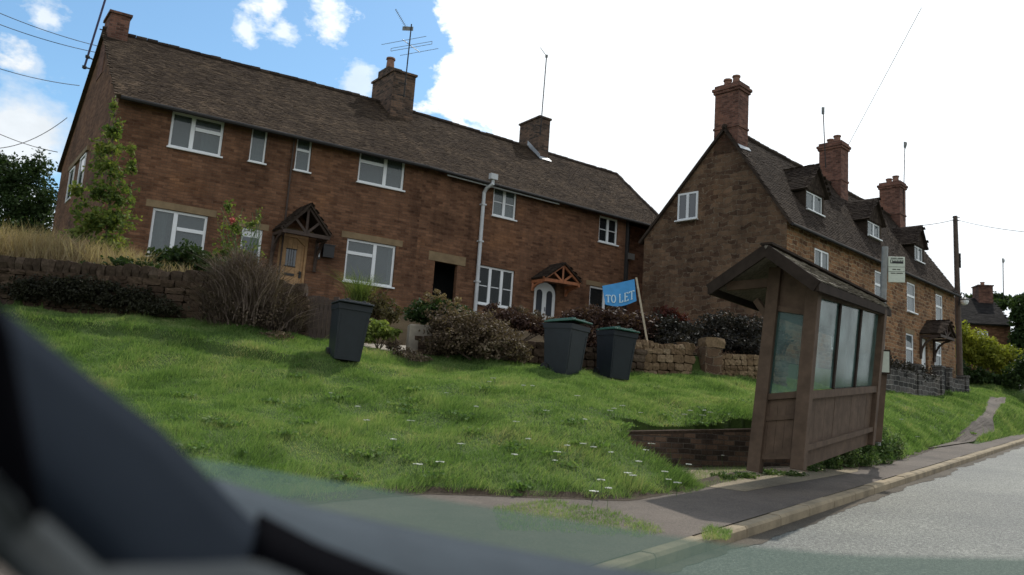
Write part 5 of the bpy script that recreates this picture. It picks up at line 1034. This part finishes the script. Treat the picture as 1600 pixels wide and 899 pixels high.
# dry bush
t = thing('dry_shrub', 'big tangled grey-brown dry shrub spilling over the garden wall', 'shrub', at(392, 525, 15.1)); m = MB()
for (x, y, rx, h, n_, sd) in ((340, 520, .6, 1.15, 1300, 1), (385, 522, .7, 1.35, 2000, 2), (430, 524, .6, 1.0, 1500, 3), (385, 465, .55, .95, 1300, 4), (355, 455, .5, .9, 900, 5), (412, 478, .5, .75, 900, 6), (372, 425, .35, .7, 420, 7), (455, 515, .3, .7, 500, 8), (330, 470, .4, .6, 500, 9)):
    c = at(x, y, 15.25); twig_bush(m, c.x, c.y + .2, c.z - .05, rx, .4, h, n_, sd, .013, 1.35)
c = at(388, 505, 15.1); twig_bush(m, c.x, c.y, c.z - .1, .95, .35, 1.5, 260, 77, .022, 1.5, 0, 5); m.build('twigs', M_twig, t, uv=False); m = MB(); leaf_cloud(m, [B(345, 465, 15.3, 42, 45, .4), B(395, 440, 15.3, 44, 38, .4), B(430, 480, 15.2, 38, 38, .4), B(395, 495, 15.1, 62, 28, .4)], 4500, .026, 12, holes=.3); m.build('dry_leaves', leafy('dry_leaf', [(.03, .022, .018), (.07, .05, .036), (.12, .09, .065), (.2, .155, .12)], .15), t, uv=False)
# rose
def rosebits(t):
    m = MB(); r = random.Random(5)
    for i in range(26): a = at(r.uniform(350, 400), 440, 16.2); b = at(r.uniform(335, 412), r.uniform(325, 400), 16.2); m.tube([a, a.lerp(b, .6) + Vector((r.uniform(-.12, .12), 0, .05)), b], [.01, .007, .004], 5)
    m.build('stem', M_stem, t); m = MB(); leaf_cloud(m, [B(363, 345, 16.1, 4.5, 4.5)], 60, .035, 3, shell=.6); m.build('flower', M_pink, t, uv=False)
shrub('rose_bush', 'straggly rose bush with one pink bloom, in front of the white door', 'rose bush', [B(365, 355, 16.2, 26, 22, .3), B(350, 395, 16.2, 25, 25, .3), B(395, 350, 16.2, 16, 10, .2), B(385, 400, 16.2, 30, 25, .3), B(358, 325, 16.2, 8, 18, .15), B(405, 335, 16.2, 6, 10, .1)], 1500, .038, M_sapl, 14, stem=False, holes=.6, extra=rosebits, shell=.8)
shrub('heather_clump', 'small greyish pink clump at the foot of the gate', 'shrub', [B(438, 528, 14.8, 24, 10), B(415, 525, 14.8, 12, 7)], 1100, .02, M_heath, 15, stem=False)
# planter with ornamental grass
pc = at(560, 474, 18.2); t = thing('ornamental_grass', 'spiky ornamental grass in a low stone trough under the right-hand ground window', 'plant', pc - Vector((0, 0, .3))); m = MB(); r = np.random.default_rng(3)
n_ = 420; bs_ = np.stack([pc.x + r.normal(0, .12, n_), pc.y + r.normal(0, .1, n_), np.full(n_, pc.z)], 1); blades(m, bs_, r.uniform(.5, .95, n_), .014, r.normal(0, .5, (n_, 2)), 3, segs=4, droop=.5); m.build('blades', M_sapl, t, uv=False)
m = MB(); r_ = random.Random(4)
for i in range(22): stone(m, pc + Vector((r_.uniform(-.4, .45), r_.uniform(-.2, .2), r_.uniform(-.35, .05))), Vector((.11, 0, 0)), Vector((0, .1, 0)), Vector((0, 0, .07)), r_)
m.build('stones', M_rub, t)
shrub('shrub', 'bright variegated yellow-green shrub right of the leftmost bin', 'shrub', [B(590, 515, 16.6, 26, 16), B(612, 522, 16.6, 14, 12), B(575, 525, 16.5, 16, 12)], 1700, .045, M_varieg, 17, holes=.3)
shrub('shrub', 'brown-green weeping shrub below the right-hand ground window of the left house', 'shrub', [B(590, 480, 18, 22, 26), B(612, 490, 17.6, 16, 18), B(545, 492, 17.8, 20, 16)], 2200, .04, leafy('olive_leaves', [(.03, .028, .012), (.07, .06, .028), (.12, .1, .05)], .3), 18, holes=.3)
t = thing('stone_block', 'pale square stone block beside the garden steps', 'stone block', at(655, 548, 16.5)); m = MB(); c = at(652, 548, 16.5); m.box(c + Vector((-.2, 0, -.3)), (.48, .12, 0), (-.1, .4, 0), (0, 0, .85)); m.build('block', M_concrete, t, bevel=.03)
shrub('shrub', 'dry grassy plant sprawling over the corner of the garden path', 'shrub', [B(632, 556, 15.9, 22, 12), B(655, 562, 15.8, 22, 9), B(615, 540, 16.2, 14, 10)], 1700, .03, M_heath, 19, stem=False)
M_hyd = leafy('dead_hydrangea', [(.12, .085, .05), (.22, .165, .10), (.3, .23, .15)], .3)
def hyd(t):
    r = random.Random(8)
    for (x, y) in ((668, 462), (680, 466), (692, 464), (676, 474), (700, 472), (690, 478), (712, 476), (706, 484), (722, 484), (665, 474), (716, 468), (683, 456)):
        p = at(x, y, 16.6 + r.uniform(-.15, .15)); m = MB(); leaf_cloud(m, [(p.x, p.y, p.z, .075, .075, .06)], 70, .03, int(x), shell=.2); m.build('dry_flower_head', M_hyd, t, uv=False)
shrub('hydrangea', 'hydrangea with tan dried flower heads above the garden steps', 'shrub', [B(680, 485, 16.8, 34, 18), B(655, 492, 16.8, 24, 14), B(712, 492, 16.8, 26, 16)], 3200, .045, M_green, 21, holes=.2, extra=hyd)
HB = [B(700, 505, 16.3, 36, 24), B(740, 510, 16.2, 40, 26), B(775, 525, 16.1, 34, 24), B(800, 542, 16.0, 26, 18), B(722, 530, 16.1, 44, 22), B(690, 540, 16.1, 30, 16), B(818, 552, 16.0, 14, 14), B(760, 545, 16.0, 30, 16)]
shrub('heather_bush', 'large mound of brown heather cascading over the low rubble wall', 'shrub', HB, 12000, .033, M_heath, 22, holes=.15, shell=.35)
shrub('shrub', 'dark purple bush in front of the three-light window', 'shrub', [B(770, 488, 18.6, 16, 16), B(788, 498, 18.4, 30, 16), B(820, 503, 18.4, 26, 14), B(760, 505, 18.0, 22, 12), B(845, 512, 18.2, 18, 12), B(865, 520, 18.0, 20, 18)], 6500, .042, M_purple, 23, holes=.15)
shrub('shrub', 'brownish shrub in front of the arched white door', 'shrub', [B(808, 488, 19.5, 20, 10), B(835, 496, 19.4, 18, 9), B(860, 505, 19.0, 16, 9)], 1600, .04, M_heath, 24, holes=.3)
shrub('hedge', 'tan-topped dark hedge behind the pair of bins', 'hedge', [B(895, 505, 18.6, 26, 22), B(925, 500, 18.6, 34, 20), B(965, 505, 18.6, 34, 22), B(1000, 512, 18.8, 30, 22), B(915, 530, 18.2, 34, 22), B(955, 535, 18.2, 40, 24)], 12000, .042, M_purple, 25, holes=.1, shell=.3)
shrub('hedge', 'near-black hedge above the pale rubble wall', 'hedge', [B(1020, 515, 19, 30, 22), B(1050, 518, 19.2, 30, 22), B(1075, 525, 19.4, 22, 22), B(1040, 535, 18.9, 40, 16)], 8000, .042, M_blackhedge, 26, holes=.1, shell=.3)
shrub('hedge', 'near-black hedge between the gate pillar and the bus shelter', 'hedge', [B(1110, 512, 20.2, 24, 20), B(1140, 512, 20.2, 30, 24), B(1170, 520, 20.2, 30, 26), B(1205, 530, 20.4, 30, 26), B(1130, 535, 19.8, 34, 16), B(1180, 545, 19.8, 34, 18)], 9000, .042, M_blackhedge, 27, holes=.1, shell=.3)
shrub('shrub', 'dull red-leaved shrub against the foot of the gable wall', 'shrub', [B(1040, 492, 21.5, 22, 12), B(1062, 500, 21.4, 16, 10)], 900, .05, leafy('red_leaves', [(.03, .012, .011), (.07, .022, .018), (.12, .035, .028)], .3), 28, holes=.3)
def Gb(x, y, rx, ry, up=.6):
    p = hit(x, y); k = p.y / FPX; return (p.x, p.y, p.z + ry * k * up, rx * k, rx * k * .7, ry * k)
shrub('shrub', 'leafy green shrub against the right corner post of the shelter', 'shrub', [Gb(1320, 732, 26, 38), Gb(1350, 729, 26, 42), Gb(1378, 724, 22, 36), Gb(1400, 718, 16, 26), Gb(1298, 735, 20, 20), Gb(1335, 716, 22, 36), Gb(1362, 708, 22, 30)], 12000, .025, M_weed, 29, holes=.25, stem=False, shell=.6)
shrub('shrub', 'low weeds along the foot of the shelter boards', 'shrub', [Gb(1200, 744, 22, 7), Gb(1235, 746, 22, 6), Gb(1270, 738, 20, 10), Gb(1165, 750, 20, 7), Gb(1130, 752, 20, 8), Gb(1290, 734, 20, 10)], 3600, .022, M_weed, 30, stem=False, holes=.2)
YH = [B(1500, 530, 41, 22, 24), B(1525, 540, 41, 24, 22), B(1552, 556, 41, 22, 22), B(1577, 565, 41, 18, 24), B(1510, 548, 41, 22, 16), B(1535, 560, 41, 22, 16), B(1565, 580, 41, 16, 12)]
shrub('hedge', 'sunlit yellow-green hedge beyond the telegraph pole', 'hedge', YH, 13000, .08, M_hedgey, 31, holes=.1, shell=.3)
shrub('shrub', 'dark ivy and undergrowth on the bank below the yellow hedge', 'shrub', [B(1500, 585, 40, 16, 18), B(1530, 592, 40, 24, 14), B(1560, 598, 40, 20, 12), B(1585, 592, 39, 16, 20), B(1600, 580, 39, 14, 24)], 6000, .09, M_green, 32, stem=False, holes=.1)
wall_run('garden_wall', 'brown stone garden wall under the yellow hedge', [Vector((*at(1500, 600, 40.5)[:2], 1.9)), Vector((*at(1585, 602, 43)[:2], 2.1))], 1.1, .3, M_terr)
shrub('tree', 'dark tree behind the far house, left of its chimney', 'tree', [B(1535, 476, 70, 26, 10), B(1560, 472, 70, 20, 12), B(1520, 470, 70, 12, 8)], 5000, .2, M_green, 33, stem=False, part='crown', extra=tr_(1540, 490, 70, 6))
shrub('tree', 'dark tree at the right edge of the view beside the far house', 'tree', [B(1600, 490, 50, 20, 26), B(1602, 530, 50, 20, 26), B(1606, 560, 50, 18, 20), B(1595, 470, 55, 14, 10)], 8000, .14, M_green, 34, stem=False, part='crown', extra=tr_(1600, 560, 50, 3))
# dark mass above the block wall
shrub('hedge', 'dark clipped hedge on top of the block wall in front of the cottages', 'hedge', [(*F3.P(a, -1.35, 2.35), .7, .35, .32) for a in np.arange(wa[0] + .3, wa[2] - .6, .7)], 7000, .045, M_blackhedge, 35, stem=False, holes=.05)

# ================================================================== FAR HOUSE
F4 = Frame(at(1503, 540, 52), 100); a1 = F4.loc(1580, 545)[0]; ze4 = F4.loc(1540, 505)[1]; zr4 = F4.loc(1540, 468, 3.2)[1]; print('far', a1, ze4, zr4, F4.loc(1580, 540))
FH = thing('house', 'distant brick house with a dark roof beyond the yellow hedge', 'house', F4.P(a1 / 2, 0, 1.5)); a0 = -1.5
wv = (*[F4.loc(x, 515)[0] for x in (1527, 1544)], ze4 - 1.55, ze4 - .55); m = MB(); wall_grid(m, F4, a0, a1, 1, ze4, [wv]); 
for a in (a0, a1): m.poly([F4.P(a, 0, 1), F4.P(a, 6.4, 1), F4.P(a, 6.4, ze4), F4.P(a, 3.2, zr4 - .1), F4.P(a, 0, ze4)])
m.poly([F4.P(a0, 6.4, 1), F4.P(a1, 6.4, 1), F4.P(a1, 6.4, ze4), F4.P(a0, 6.4, ze4)]); fbox(m, F4, a0 + .05, a1 - .05, 1, 1.1, 1, ze4, 1); m.build('wall', [M_terr, M_dark], FH); M_slate = tilemat('dark_slates', [(.012, .011, .011), (.022, .020, .020), (.035, .031, .03)])
m = MB(); q = [F4.P(a0 - .2, -.3, ze4 - .1), F4.P(a1 + .1, -.3, ze4 - .1), F4.P(a1 + .1, 3.2, zr4), F4.P(a0 - .2, 3.2, zr4)]; roof_slab(m, q, .1); roof_slab(m, [q[3], q[2], F4.P(a1 + .1, 6.7, ze4 - .1), F4.P(a0 - .2, 6.7, ze4 - .1)], .1); tiles(m, *q, .25, .2); rf = m.build('roof', M_slate, FH)
chimney(rf, F4, a1 - .9, a1 + .02, 2.6, 3.7, zr4 - 1.8, zr4 + .9, M_brick, [(.5, .5, .3, .13)], bands=False)
window(FH, F4, *wv, mull=[(.5, 0, 1)], b=.02)
m = MB(); fbox(m, F4, a1 - .9, a1 + .02, -.06, .0, ze4 - .2, zr4 - .3); 

# ================================================================== AERIALS
def yagi(m, p, d, ln, n_, el, r=.006, vert=False):
    d = d.normalized(); s_ = Vector((0, 0, 1)) if vert else d.cross(Vector((0, 0, 1))).normalized(); m.tube([p, p + d * ln], r * 1.6, 5)
    for i in range(n_): c = p + d * ln * (i + .5) / n_; e = el * (1 - .35 * i / n_); m.tube([c - s_ * e, c + s_ * e], r, 4)
def pxv(x0, y0, x1, y1, Y): return at(x1, y1, Y) - at(x0, y0, Y)
def aerial(name, label, base, top, Y, fn, r=.02, brk=()):
    b, tp = at(*base, Y), at(*top, Y); t = thing(name, label, 'tv aerial', b); m = MB(); m.tube([b, tp], r, 8); m.build('mast', M_dkmetal, t); m = MB(); fn(m, b, tp, Y); m.build('antenna', M_galv, t)
    if brk:
        m = MB()
        for k in brk: c = b.lerp(tp, k); m.beam(c, c + F1.u * -.22 + F1.w * .05, .03, .03); m.beam(c - Vector((0, 0, .04)), c + Vector((0, 0, .04)), .06, .06)
        m.build('bracket', M_dkmetal, t)
    return t
def big(m, b, tp, Y):
    yagi(m, tp + pxv(642, 40, 634, 46, Y), pxv(634, 46, 616, 18, Y) + Vector((0, -.25, 0)), .72, 12, .10)
    c = at(637, 44, Y); 
    for k in (-1, 1): m.beam(c + Vector((0, .04, k * .08)) , c + Vector((.0, .04, k * .08)) + Vector((.001, 0, .0)), .3, .01)
    m.box(c + Vector((-.18, .0, -.1)), (.36, .08, .05), (0, .01, 0), (0, 0, .15))
    for (x0, y0, x1, y1) in ((596, 70, 666, 57), (625, 87, 685, 76)): m.tube([at(x0, y0, Y - .2 if y0 < 75 else Y + .3), at(x1, y1, Y - .2 if y0 < 75 else Y + .3)], .009, 5)
    for dz in (-.05, .05): m.tube([at(611, 78, Y) + Vector((0, 0, dz)), at(675, 67, Y) + Vector((0, 0, dz))], .009, 5)
    for x, y in ((611, 78), (675, 67)): m.tube([at(x, y, Y) + Vector((0, 0, -.05)), at(x, y, Y) + Vector((0, 0, .05))], .009, 5)
    m.tube([at(629, 62, Y - .2), at(656, 82, Y + .3)], .013, 5)
aerial('tv_aerial', 'large aerial with long dipoles strapped to the stepped stone chimney', (631, 152), (643, 38), 26.0, big, .022, (.02, .18))
def small(m, b, tp, Y): yagi(m, tp, pxv(853, 90, 840, 72, Y), .42, 9, .06); m.box(tp + Vector((-.05, -.03, -.05)), (.1, 0, 0), (0, .06, 0), (0, 0, .1))
aerial('tv_aerial', 'tall thin mast with a small aerial on the square terrace chimney', (844, 212), (854, 88), 28.5, small, .02, (.03, .12))
def up(m, b, tp, Y): yagi(m, tp - Vector((0, 0, .25)), Vector((-.3, -1, 0)), .5, 6, .14, .008, True); m.box(tp + Vector((-.05, -.03, -.3)), (.1, 0, 0), (0, .06, 0), (0, 0, .3))
aerial('tv_aerial', 'short upright aerial on the middle cottage chimney', (1290, 262), (1286, 168), 31.5, up, .022)
aerial('tv_aerial', 'pale thin aerial standing above the last cottage chimney', (1411, 345), (1414, 222), 37, up, .02)
aerial('tv_aerial', 'distant aerial on the far house chimney', (1568, 466), (1567, 404), 55, up, .03)
# dark mast bracketed to the gable
b, tp = at(131, 108, 25.5), at(172, -25, 25.5); t = thing('gable_mast', 'dark leaning mast bracketed to the gable edge of the left house', 'mast', b); m = MB(); m.tube([b, tp], .035, 8); m.build('mast', plain('blue_black_paint', (.03, .03, .09), .5), t)
for k in (.02, .14): m = MB(); c = b.lerp(tp, k); m.beam(c, at(146, 112, 25.5).lerp(at(146, 90, 25.5), k * 6), .04, .04); m.beam(c + Vector((0, 0, -.05)), c + Vector((0, 0, .05)), .1, .1); m.build('bracket', M_dkmetal, t)

# ================================================================== POLE, LAMP, CABLES
pb_, pt_ = at(1501, 618, 37), at(1492.5, 338, 37); t = thing('telegraph_pole', 'tall dark wooden telegraph pole at the end of the cottage wall', 'telegraph pole', pb_); m = MB(); m.tube([pb_ - Vector((0, 0, .5)), pb_.lerp(pt_, .5), pt_], [.14, .125, .1], 12); m.build('pole', M_pole, t)
m = MB(); 
for z in (.1, .25): c = pt_ - Vector((0, 0, z)); m.tube([c, c + Vector((.16, -.1, .03))], .02, 6); m.tube([c, c + Vector((-.16, -.05, .03))], .02, 6)
m.build('wire_bracket', M_dkmetal, t); m = MB(); m.beam(pt_.lerp(pb_, .25) + Vector((.11, -.1, -.4)), pt_.lerp(pb_, .25) + Vector((.11, -.1, .3)), .06, .05); m.build('fitting', M_dkmetal, t)
l0 = at(1499, 478, 36.8); l1 = at(1506.5, 470, 36.7); t = thing('street_lamp', 'swan-neck street lamp with white globe fixed to the telegraph pole', 'street lamp', l0); m = MB()
m.tube([l0 + Vector((-.03, 0, 0)), at(1500, 464, 36.75), at(1502.5, 457.5, 36.7), at(1506, 459, 36.7), at(1507, 464.5, 36.7)], .03, 8); m.build('bracket', M_dkmetal, t)
gc = at(1507, 468, 36.7); m = MB(); m.tube([gc + Vector((0, 0, .12)), gc + Vector((0, 0, .06)), gc + Vector((0, 0, 0)), gc - Vector((0, 0, .04))], [.04, .12, .2, .21], 14); m.build('shade', M_black, t)
m = MB(); m.tube([gc - Vector((0, 0, .03)), gc - Vector((0, 0, .12)), gc - Vector((0, 0, .22)), gc - Vector((0, 0, .27))], [.17, .18, .13, .04], 14); m.build('globe', M_white, t)
def cable(label, pts, r, mat=M_cable, sag=.0):
    m = MB(); a, b = Vector(pts[0]), Vector(pts[-1]); q = [a.lerp(b, k / 16) - Vector((0, 0, sag * 4 * (k / 16) * (1 - k / 16))) for k in range(17)]; m.tube(q, r, 5); return tag(m.build('overhead_cable', mat), label, 'cable')
cable('overhead cable from the telegraph pole towards the last cottage roof', (at(1493, 343, 37), at(1432, 353, 36)), .016, sag=.05)
cable('overhead cable running right from the top of the telegraph pole', (at(1493, 343, 37), at(1640, 366, 25)), .011, sag=.1)
cable('pale thin service cable rising steeply from the middle cottage chimney', (at(1325, 228, 32), at(1440, 12, 22)), .010, M_galv)
for lb, a, b, sg in (('topmost of three parallel cables behind the left gable', (-30, 8), (152, 72), .1), ('middle of three parallel cables behind the left gable', (-30, 27), (149, 82), .1), ('cable meeting the left gable just below the leaning mast', (-30, 98), (124, 134), .1),
                     ('sagging cable rising to the left gable across the white cloud', (-30, 232), (105, 184), .35), ('thin cable low over the trees left of the gable', (-30, 196), (90, 238), .1)):
    cable(lb, (at(*a, 24), at(*b, 27)), .013, sag=sg)

# ================================================================== TURF
def project(V):
    R_ = np.array(RM); l = V @ R_; return 800 + FPX * l[:, 0] / -l[:, 2], 449.5 - FPX * l[:, 1] / -l[:, 2]
r = np.random.default_rng(21); clump = sines(9, 22, .25, 1.2); fine = sines(10, 26, 1.5, 4)
pathp = PATHPOLY; binz = [(b1, .3), (b2, .32), (b3, .3)]
def turf(n_, smin, smax, dmax, hmul, wmul, seed):
    s = r.uniform(smin, smax, n_); d = KD + .15 + r.uniform(0, 1, n_) * (dmax - KD); X, Y = xy_(s, d); e = edge_d(s) + .05 * np.sin(s * 7) + .04 * np.sin(s * 17 + 1)
    ok = (d > e) & (d < wall_d(s) + .05) & ~inpoly(X, Y, BAY) & ~inpoly(X, Y, pathp); X, Y, s, d, e = X[ok], Y[ok], s[ok], d[ok], e[ok]
    for b_, rad in binz: k = (X - b_.x) ** 2 + (Y - b_.y) ** 2 > (rad * .8) ** 2; X, Y, s, d, e = X[k], Y[k], s[k], d[k], e[k]
    Z = ground(X, Y); V = np.stack([X, Y, Z], 1); px, py = project(V); k = (Y > 3) & (px > -80) & (px < 1690) & (py < 990) & (py > 400); V = V[k]; X, Y, s, d, e = X[k], Y[k], s[k], d[k], e[k]
    k = r.uniform(0, 1, len(V)) < np.clip(1.15 - .28 * np.maximum(0, clump(X * 1.3, Y * 1.3) - .4), .5, 1); V, X, Y, s, d, e = V[k], X[k], Y[k], s[k], d[k], e[k]
    c = clump(X, Y); f_ = fine(X, Y); h = (.064 + .033 * c + .018 * f_) * hmul; h = np.clip(h, .03, .3) * r.uniform(.55, 1.25, len(V)); h *= 1 + .9 * np.exp(-((d - e) / .35) ** 2)
    tall = r.uniform(0, 1, len(V)) < .015; h = np.where(tall, h * 2.0, h)
    dist = np.hypot(X, Y); return V, h, np.clip(.0052 * dist / 8, .005, .03) * wmul, np.stack([.25 * np.sin(c * 2.2) + .15, -.25 + .2 * f_], 1) + r.normal(0, .38, (len(V), 2))
m = MB()
for args in ((820000, 1.5, 15, 18, 1.0, 1.15, 1), (300000, 13, 24, 10.5, 1.05, 1.1, 2), (150000, 23, 46, 8.5, 1.3, 1.2, 3)):
    V, h, wd, le = turf(*args); blades(m, V, h, wd, le, args[-1], droop=.4); print('blades', len(V))
def patch(poly, n_, h0, seed, wd=.006):
    P = [hit(*q) for q in poly]; P2 = [(p.x, p.y) for p in P]; xs = [p[0] for p in P2]; ys = [p[1] for p in P2]; rr_ = np.random.default_rng(seed); X = rr_.uniform(min(xs), max(xs), n_); Y = rr_.uniform(min(ys), max(ys), n_)
    k = inpoly(X, Y, P2) & (fine(X * 1.6, Y * 1.6) > -.7); X, Y = X[k], Y[k]; V = np.stack([X, Y, ground(X, Y, True)], 1); blades(m, V, h0 * rr_.uniform(.4, 1.3, len(V)), wd, rr_.normal(0, .45, (len(V), 2)), seed)
patch([(770, 795), (860, 782), (960, 800), (1045, 832), (1000, 842), (900, 835), (780, 830)], 9000, .055, 31)
patch([(1050, 738), (1105, 720), (1178, 734), (1182, 750), (1120, 760), (1080, 772), (1045, 768)], 16000, .085, 35)
patch([(1180, 738), (1245, 736), (1300, 728), (1300, 742), (1250, 750), (1180, 752)], 9000, .05, 36)
patch([(1095, 832), (1110, 824), (1145, 832), (1140, 845), (1100, 845)], 1500, .06, 32)
patch([(1560, 680), (1556, 655), (1568, 636), (1576, 620), (1640, 622), (1640, 662), (1600, 680)], 50000, .12, 33, .02)
tag(m.build('grass', M_grass, loc=(0, 0, 0), uv=False), 'lush green lawn grass covering the sloping roadside bank', 'grass', kind='stuff')
rw = random.Random(12); m = MB(); WB_ = []
for i in range(90):
    x, y = rw.uniform(120, 1560), rw.uniform(575, 775)
    p = hit(x, y); s_, d_ = sd_(p.x, p.y)
    if d_ < edge_d(s_) + .1 or d_ > wall_d(s_) - .5 or inpoly(np.array([p.x]), np.array([p.y]), BAY)[0] or p.y > 30: continue
    q_ = rw.uniform(.08, .26); leaf_cloud(m, [(p.x, p.y, float(ground(p.x, p.y)) + .05, q_ * 1.3, q_ * 1.3, .045)], int(90 * q_ / .15), .02 + .012 * rw.random(), i, shell=.6)
tag(m.build('ground_cover', leafy('clover', [(.055, .10, .032), (.085, .15, .045), (.13, .21, .065), (.22, .26, .12)], .42), loc=(0, 0, 0), uv=False), 'patches of darker clover and broad-leaved weeds in the lawn', 'weeds', kind='stuff')
# yarrow heads
FL = [(763, 592), (775, 590), (822, 604), (830, 607), (802, 656), (577, 658), (617, 692), (650, 722), (688, 722), (960, 641), (1000, 652), (952, 640), (975, 636), (740, 640), (905, 690), (930, 700), (958, 712), (975, 735), (985, 742), (1000, 725), (1045, 745), (1058, 752), (1040, 740), (1100, 690), (1093, 706), (1072, 700), (918, 660), (1015, 690), (1005, 703), (890, 700), (870, 715), (868, 705), (940, 752), (950, 770), (925, 765), (1075, 726), (1130, 715), (1430, 680), (1405, 655), (1520, 650), (700, 610), (850, 640), (900, 620), (560, 640), (640, 655), (1110, 650), (1080, 645), (720, 690), (800, 710), (830, 690), (520, 610)]
def yarrow(k):
    rr_ = random.Random(k); t = thing('yarrow_flower', 'small white yarrow flower head standing in the bank grass', 'flower', (0, 0, 0), 'white yarrow flowers in the grass'); m = MB(); top = Vector((rr_.uniform(-.04, .04), rr_.uniform(-.04, .04), .2)); m.tube([(0, 0, -.02), top * .6, top], .0035, 4); m.build('stem', M_stem, t)
    m = MB(); V = []; F_ = []
    for i in range(16): a = rr_.uniform(0, 6.28); q = .042 * math.sqrt(rr_.random()); c = top + Vector((cos(a) * q, sin(a) * q, .004 - q * .12)); m.tube([c - Vector((0, 0, .006)), c + Vector((0, 0, .004))], [.006, .011], 6)
    m.build('flower_head', M_flower, t); return t
protos = [yarrow(k) for k in range(4)]
for i, (x, y) in enumerate(FL):
    p = hit(x, y, .18); o = protos[i] if i < 4 else copy_tree(protos[i % 4]); o.location = p + Vector((0, 0, EYE)); sc = .75 + .5 * ((i * 37) % 10) / 10; o.scale = (sc, sc, .7 + .45 * ((i * 53) % 10) / 10); o.rotation_euler = (0, 0, i * 1.3)

# ================================================================== THE CAR THE PHOTO WAS TAKEN FROM (pillar, dashboard, painted dashboard reflection)
car = thing('car_interior', 'dark out-of-focus car pillar and dashboard framing the foreground', 'car', at(600, 899, .7) - Vector((0, 0, .1)))
def sheet(rows, name, mat, smooth=True, thick=0):
    V = np.array([[tuple(p) for p in row] for row in rows]); a, b = V.shape[:2]; i, j = np.meshgrid(np.arange(a - 1), np.arange(b - 1), indexing='ij'); k = (i * b + j).ravel(); m = MB(); m.raw(V.reshape(-1, 3), np.stack([k, k + b, k + b + 1, k + 1], 1)); o = m.build(name, mat, car, smooth=smooth, uv=False)
    if thick: md = o.modifiers.new('thickness', 'SOLIDIFY'); md.thickness = thick; md.offset = -1
    return o
def line(pxs, n_=24):
    t_ = np.linspace(0, len(pxs) - 1, n_); return [tuple(np.interp(v, range(len(pxs)), [p[c] for p in pxs]) for c in range(3)) for v in t_]
def bulge(Lp, Rp, n_=9, dep=.05):           # a rounded bar between two pixel+depth edge lines
    rows = []
    for l, r2 in zip(line(Lp), line(Rp)):
        a, b = at(*l), at(*r2); rows.append([a.lerp(b, k / (n_ - 1)) + Vector((0, -dep * sin(pi * k / (n_ - 1)), 0)) for k in range(n_)])
    return rows
sheet(bulge([(-260, 380, .50), (-120, 560, .55), (20, 790, .60), (190, 960, .65), (300, 1100, .7)], [(-60, 415, .56), (5, 480, .6), (125, 575, .66), (255, 672, .72), (440, 862, .80)]), 'a_pillar', M_carnavy, thick=.03)
sheet(bulge([(-400, 300, .42), (-300, 560, .44), (-200, 800, .46), (-100, 1000, .5)], [(-60, 330, .46), (18, 520, .48), (40, 640, .49), (70, 800, .5)], dep=.01), 'door_trim', M_carblk, thick=.02)
sheet(bulge([(-300, 600, .44), (-40, 800, .46), (60, 930, .5), (100, 1000, .52)], [(-120, 640, .46), (0, 755, .48), (95, 830, .52), (215, 940, .56)], dep=.02), 'pillar_trim', M_cargrey, thick=.02)
sheet([[at(x, y, Y) for x, y, Y in line(q, 30)] for q in (
    [(330, 745, 1.05), (480, 790, 1.05), (700, 838, 1.1), (960, 888, 1.15), (1250, 925, 1.2), (1700, 930, 1.25)], [(330, 762, .99), (480, 815, .99), (700, 868, 1.04), (960, 920, 1.08), (1250, 955, 1.12), (1700, 965, 1.18)],
    [(340, 800, .92), (480, 856, .92), (700, 915, .95), (960, 970, 1.), (1250, 1010, 1.05), (1700, 1020, 1.1)], [(350, 900, .85), (480, 960, .85), (700, 1020, .9), (960, 1080, .92), (1250, 1120, .95), (1700, 1130, 1.)])], 'dashboard', M_dash, thick=.03)
sheet([[at(x, y, Y) for x, y, Y in line(q, 12)] for q in ([(150, 884, .62), (300, 882, .62), (400, 876, .62), (470, 905, .6)], [(130, 960, .56), (300, 960, .56), (420, 950, .56), (500, 960, .55)])], 'dashboard_end', M_cargrey, thick=.03)
sheet([[at(x, y, Y) for x, y, Y in line(q, 12)] for q in ([(405, 800, .80), (500, 850, .8), (640, 905, .8)], [(400, 880, .74), (500, 930, .74), (640, 980, .74)])], 'dashboard_recess', M_carblk, thick=.02)
M_dashrefl = newmat('dash_reflection'); m_, N, L, bs = M_dashrefl; bs.inputs['Base Color'].default_value = (.062, .098, .078, 1); bs.inputs['Roughness'].default_value = .9; bs.inputs['Specular IOR Level'].default_value = .05; tr = N.new('ShaderNodeBsdfTransparent'); ms = N.new('ShaderNodeMixShader'); ms.inputs[0].default_value = .32; L.new(bs.outputs[0], ms.inputs[1]); L.new(tr.outputs[0], ms.inputs[2]); L.new(ms.outputs[0], N['Material Output'].inputs[0])  # dashboard's reflection in the glass, painted as a half-clear green sheet
sheet([[at(x, y, Y) for x, y, Y in line(q, 40)] for q in ([(240, 706, 1.5), (500, 748, 1.5), (650, 775, 1.5), (900, 815, 1.52), (1130, 850, 1.55), (1330, 868, 1.6), (1700, 876, 1.65)], [(240, 745, 1.3), (500, 815, 1.3), (650, 850, 1.3), (900, 890, 1.32), (1130, 930, 1.35), (1330, 950, 1.4), (1700, 960, 1.45)])], 'dash_reflection_strip', m_)
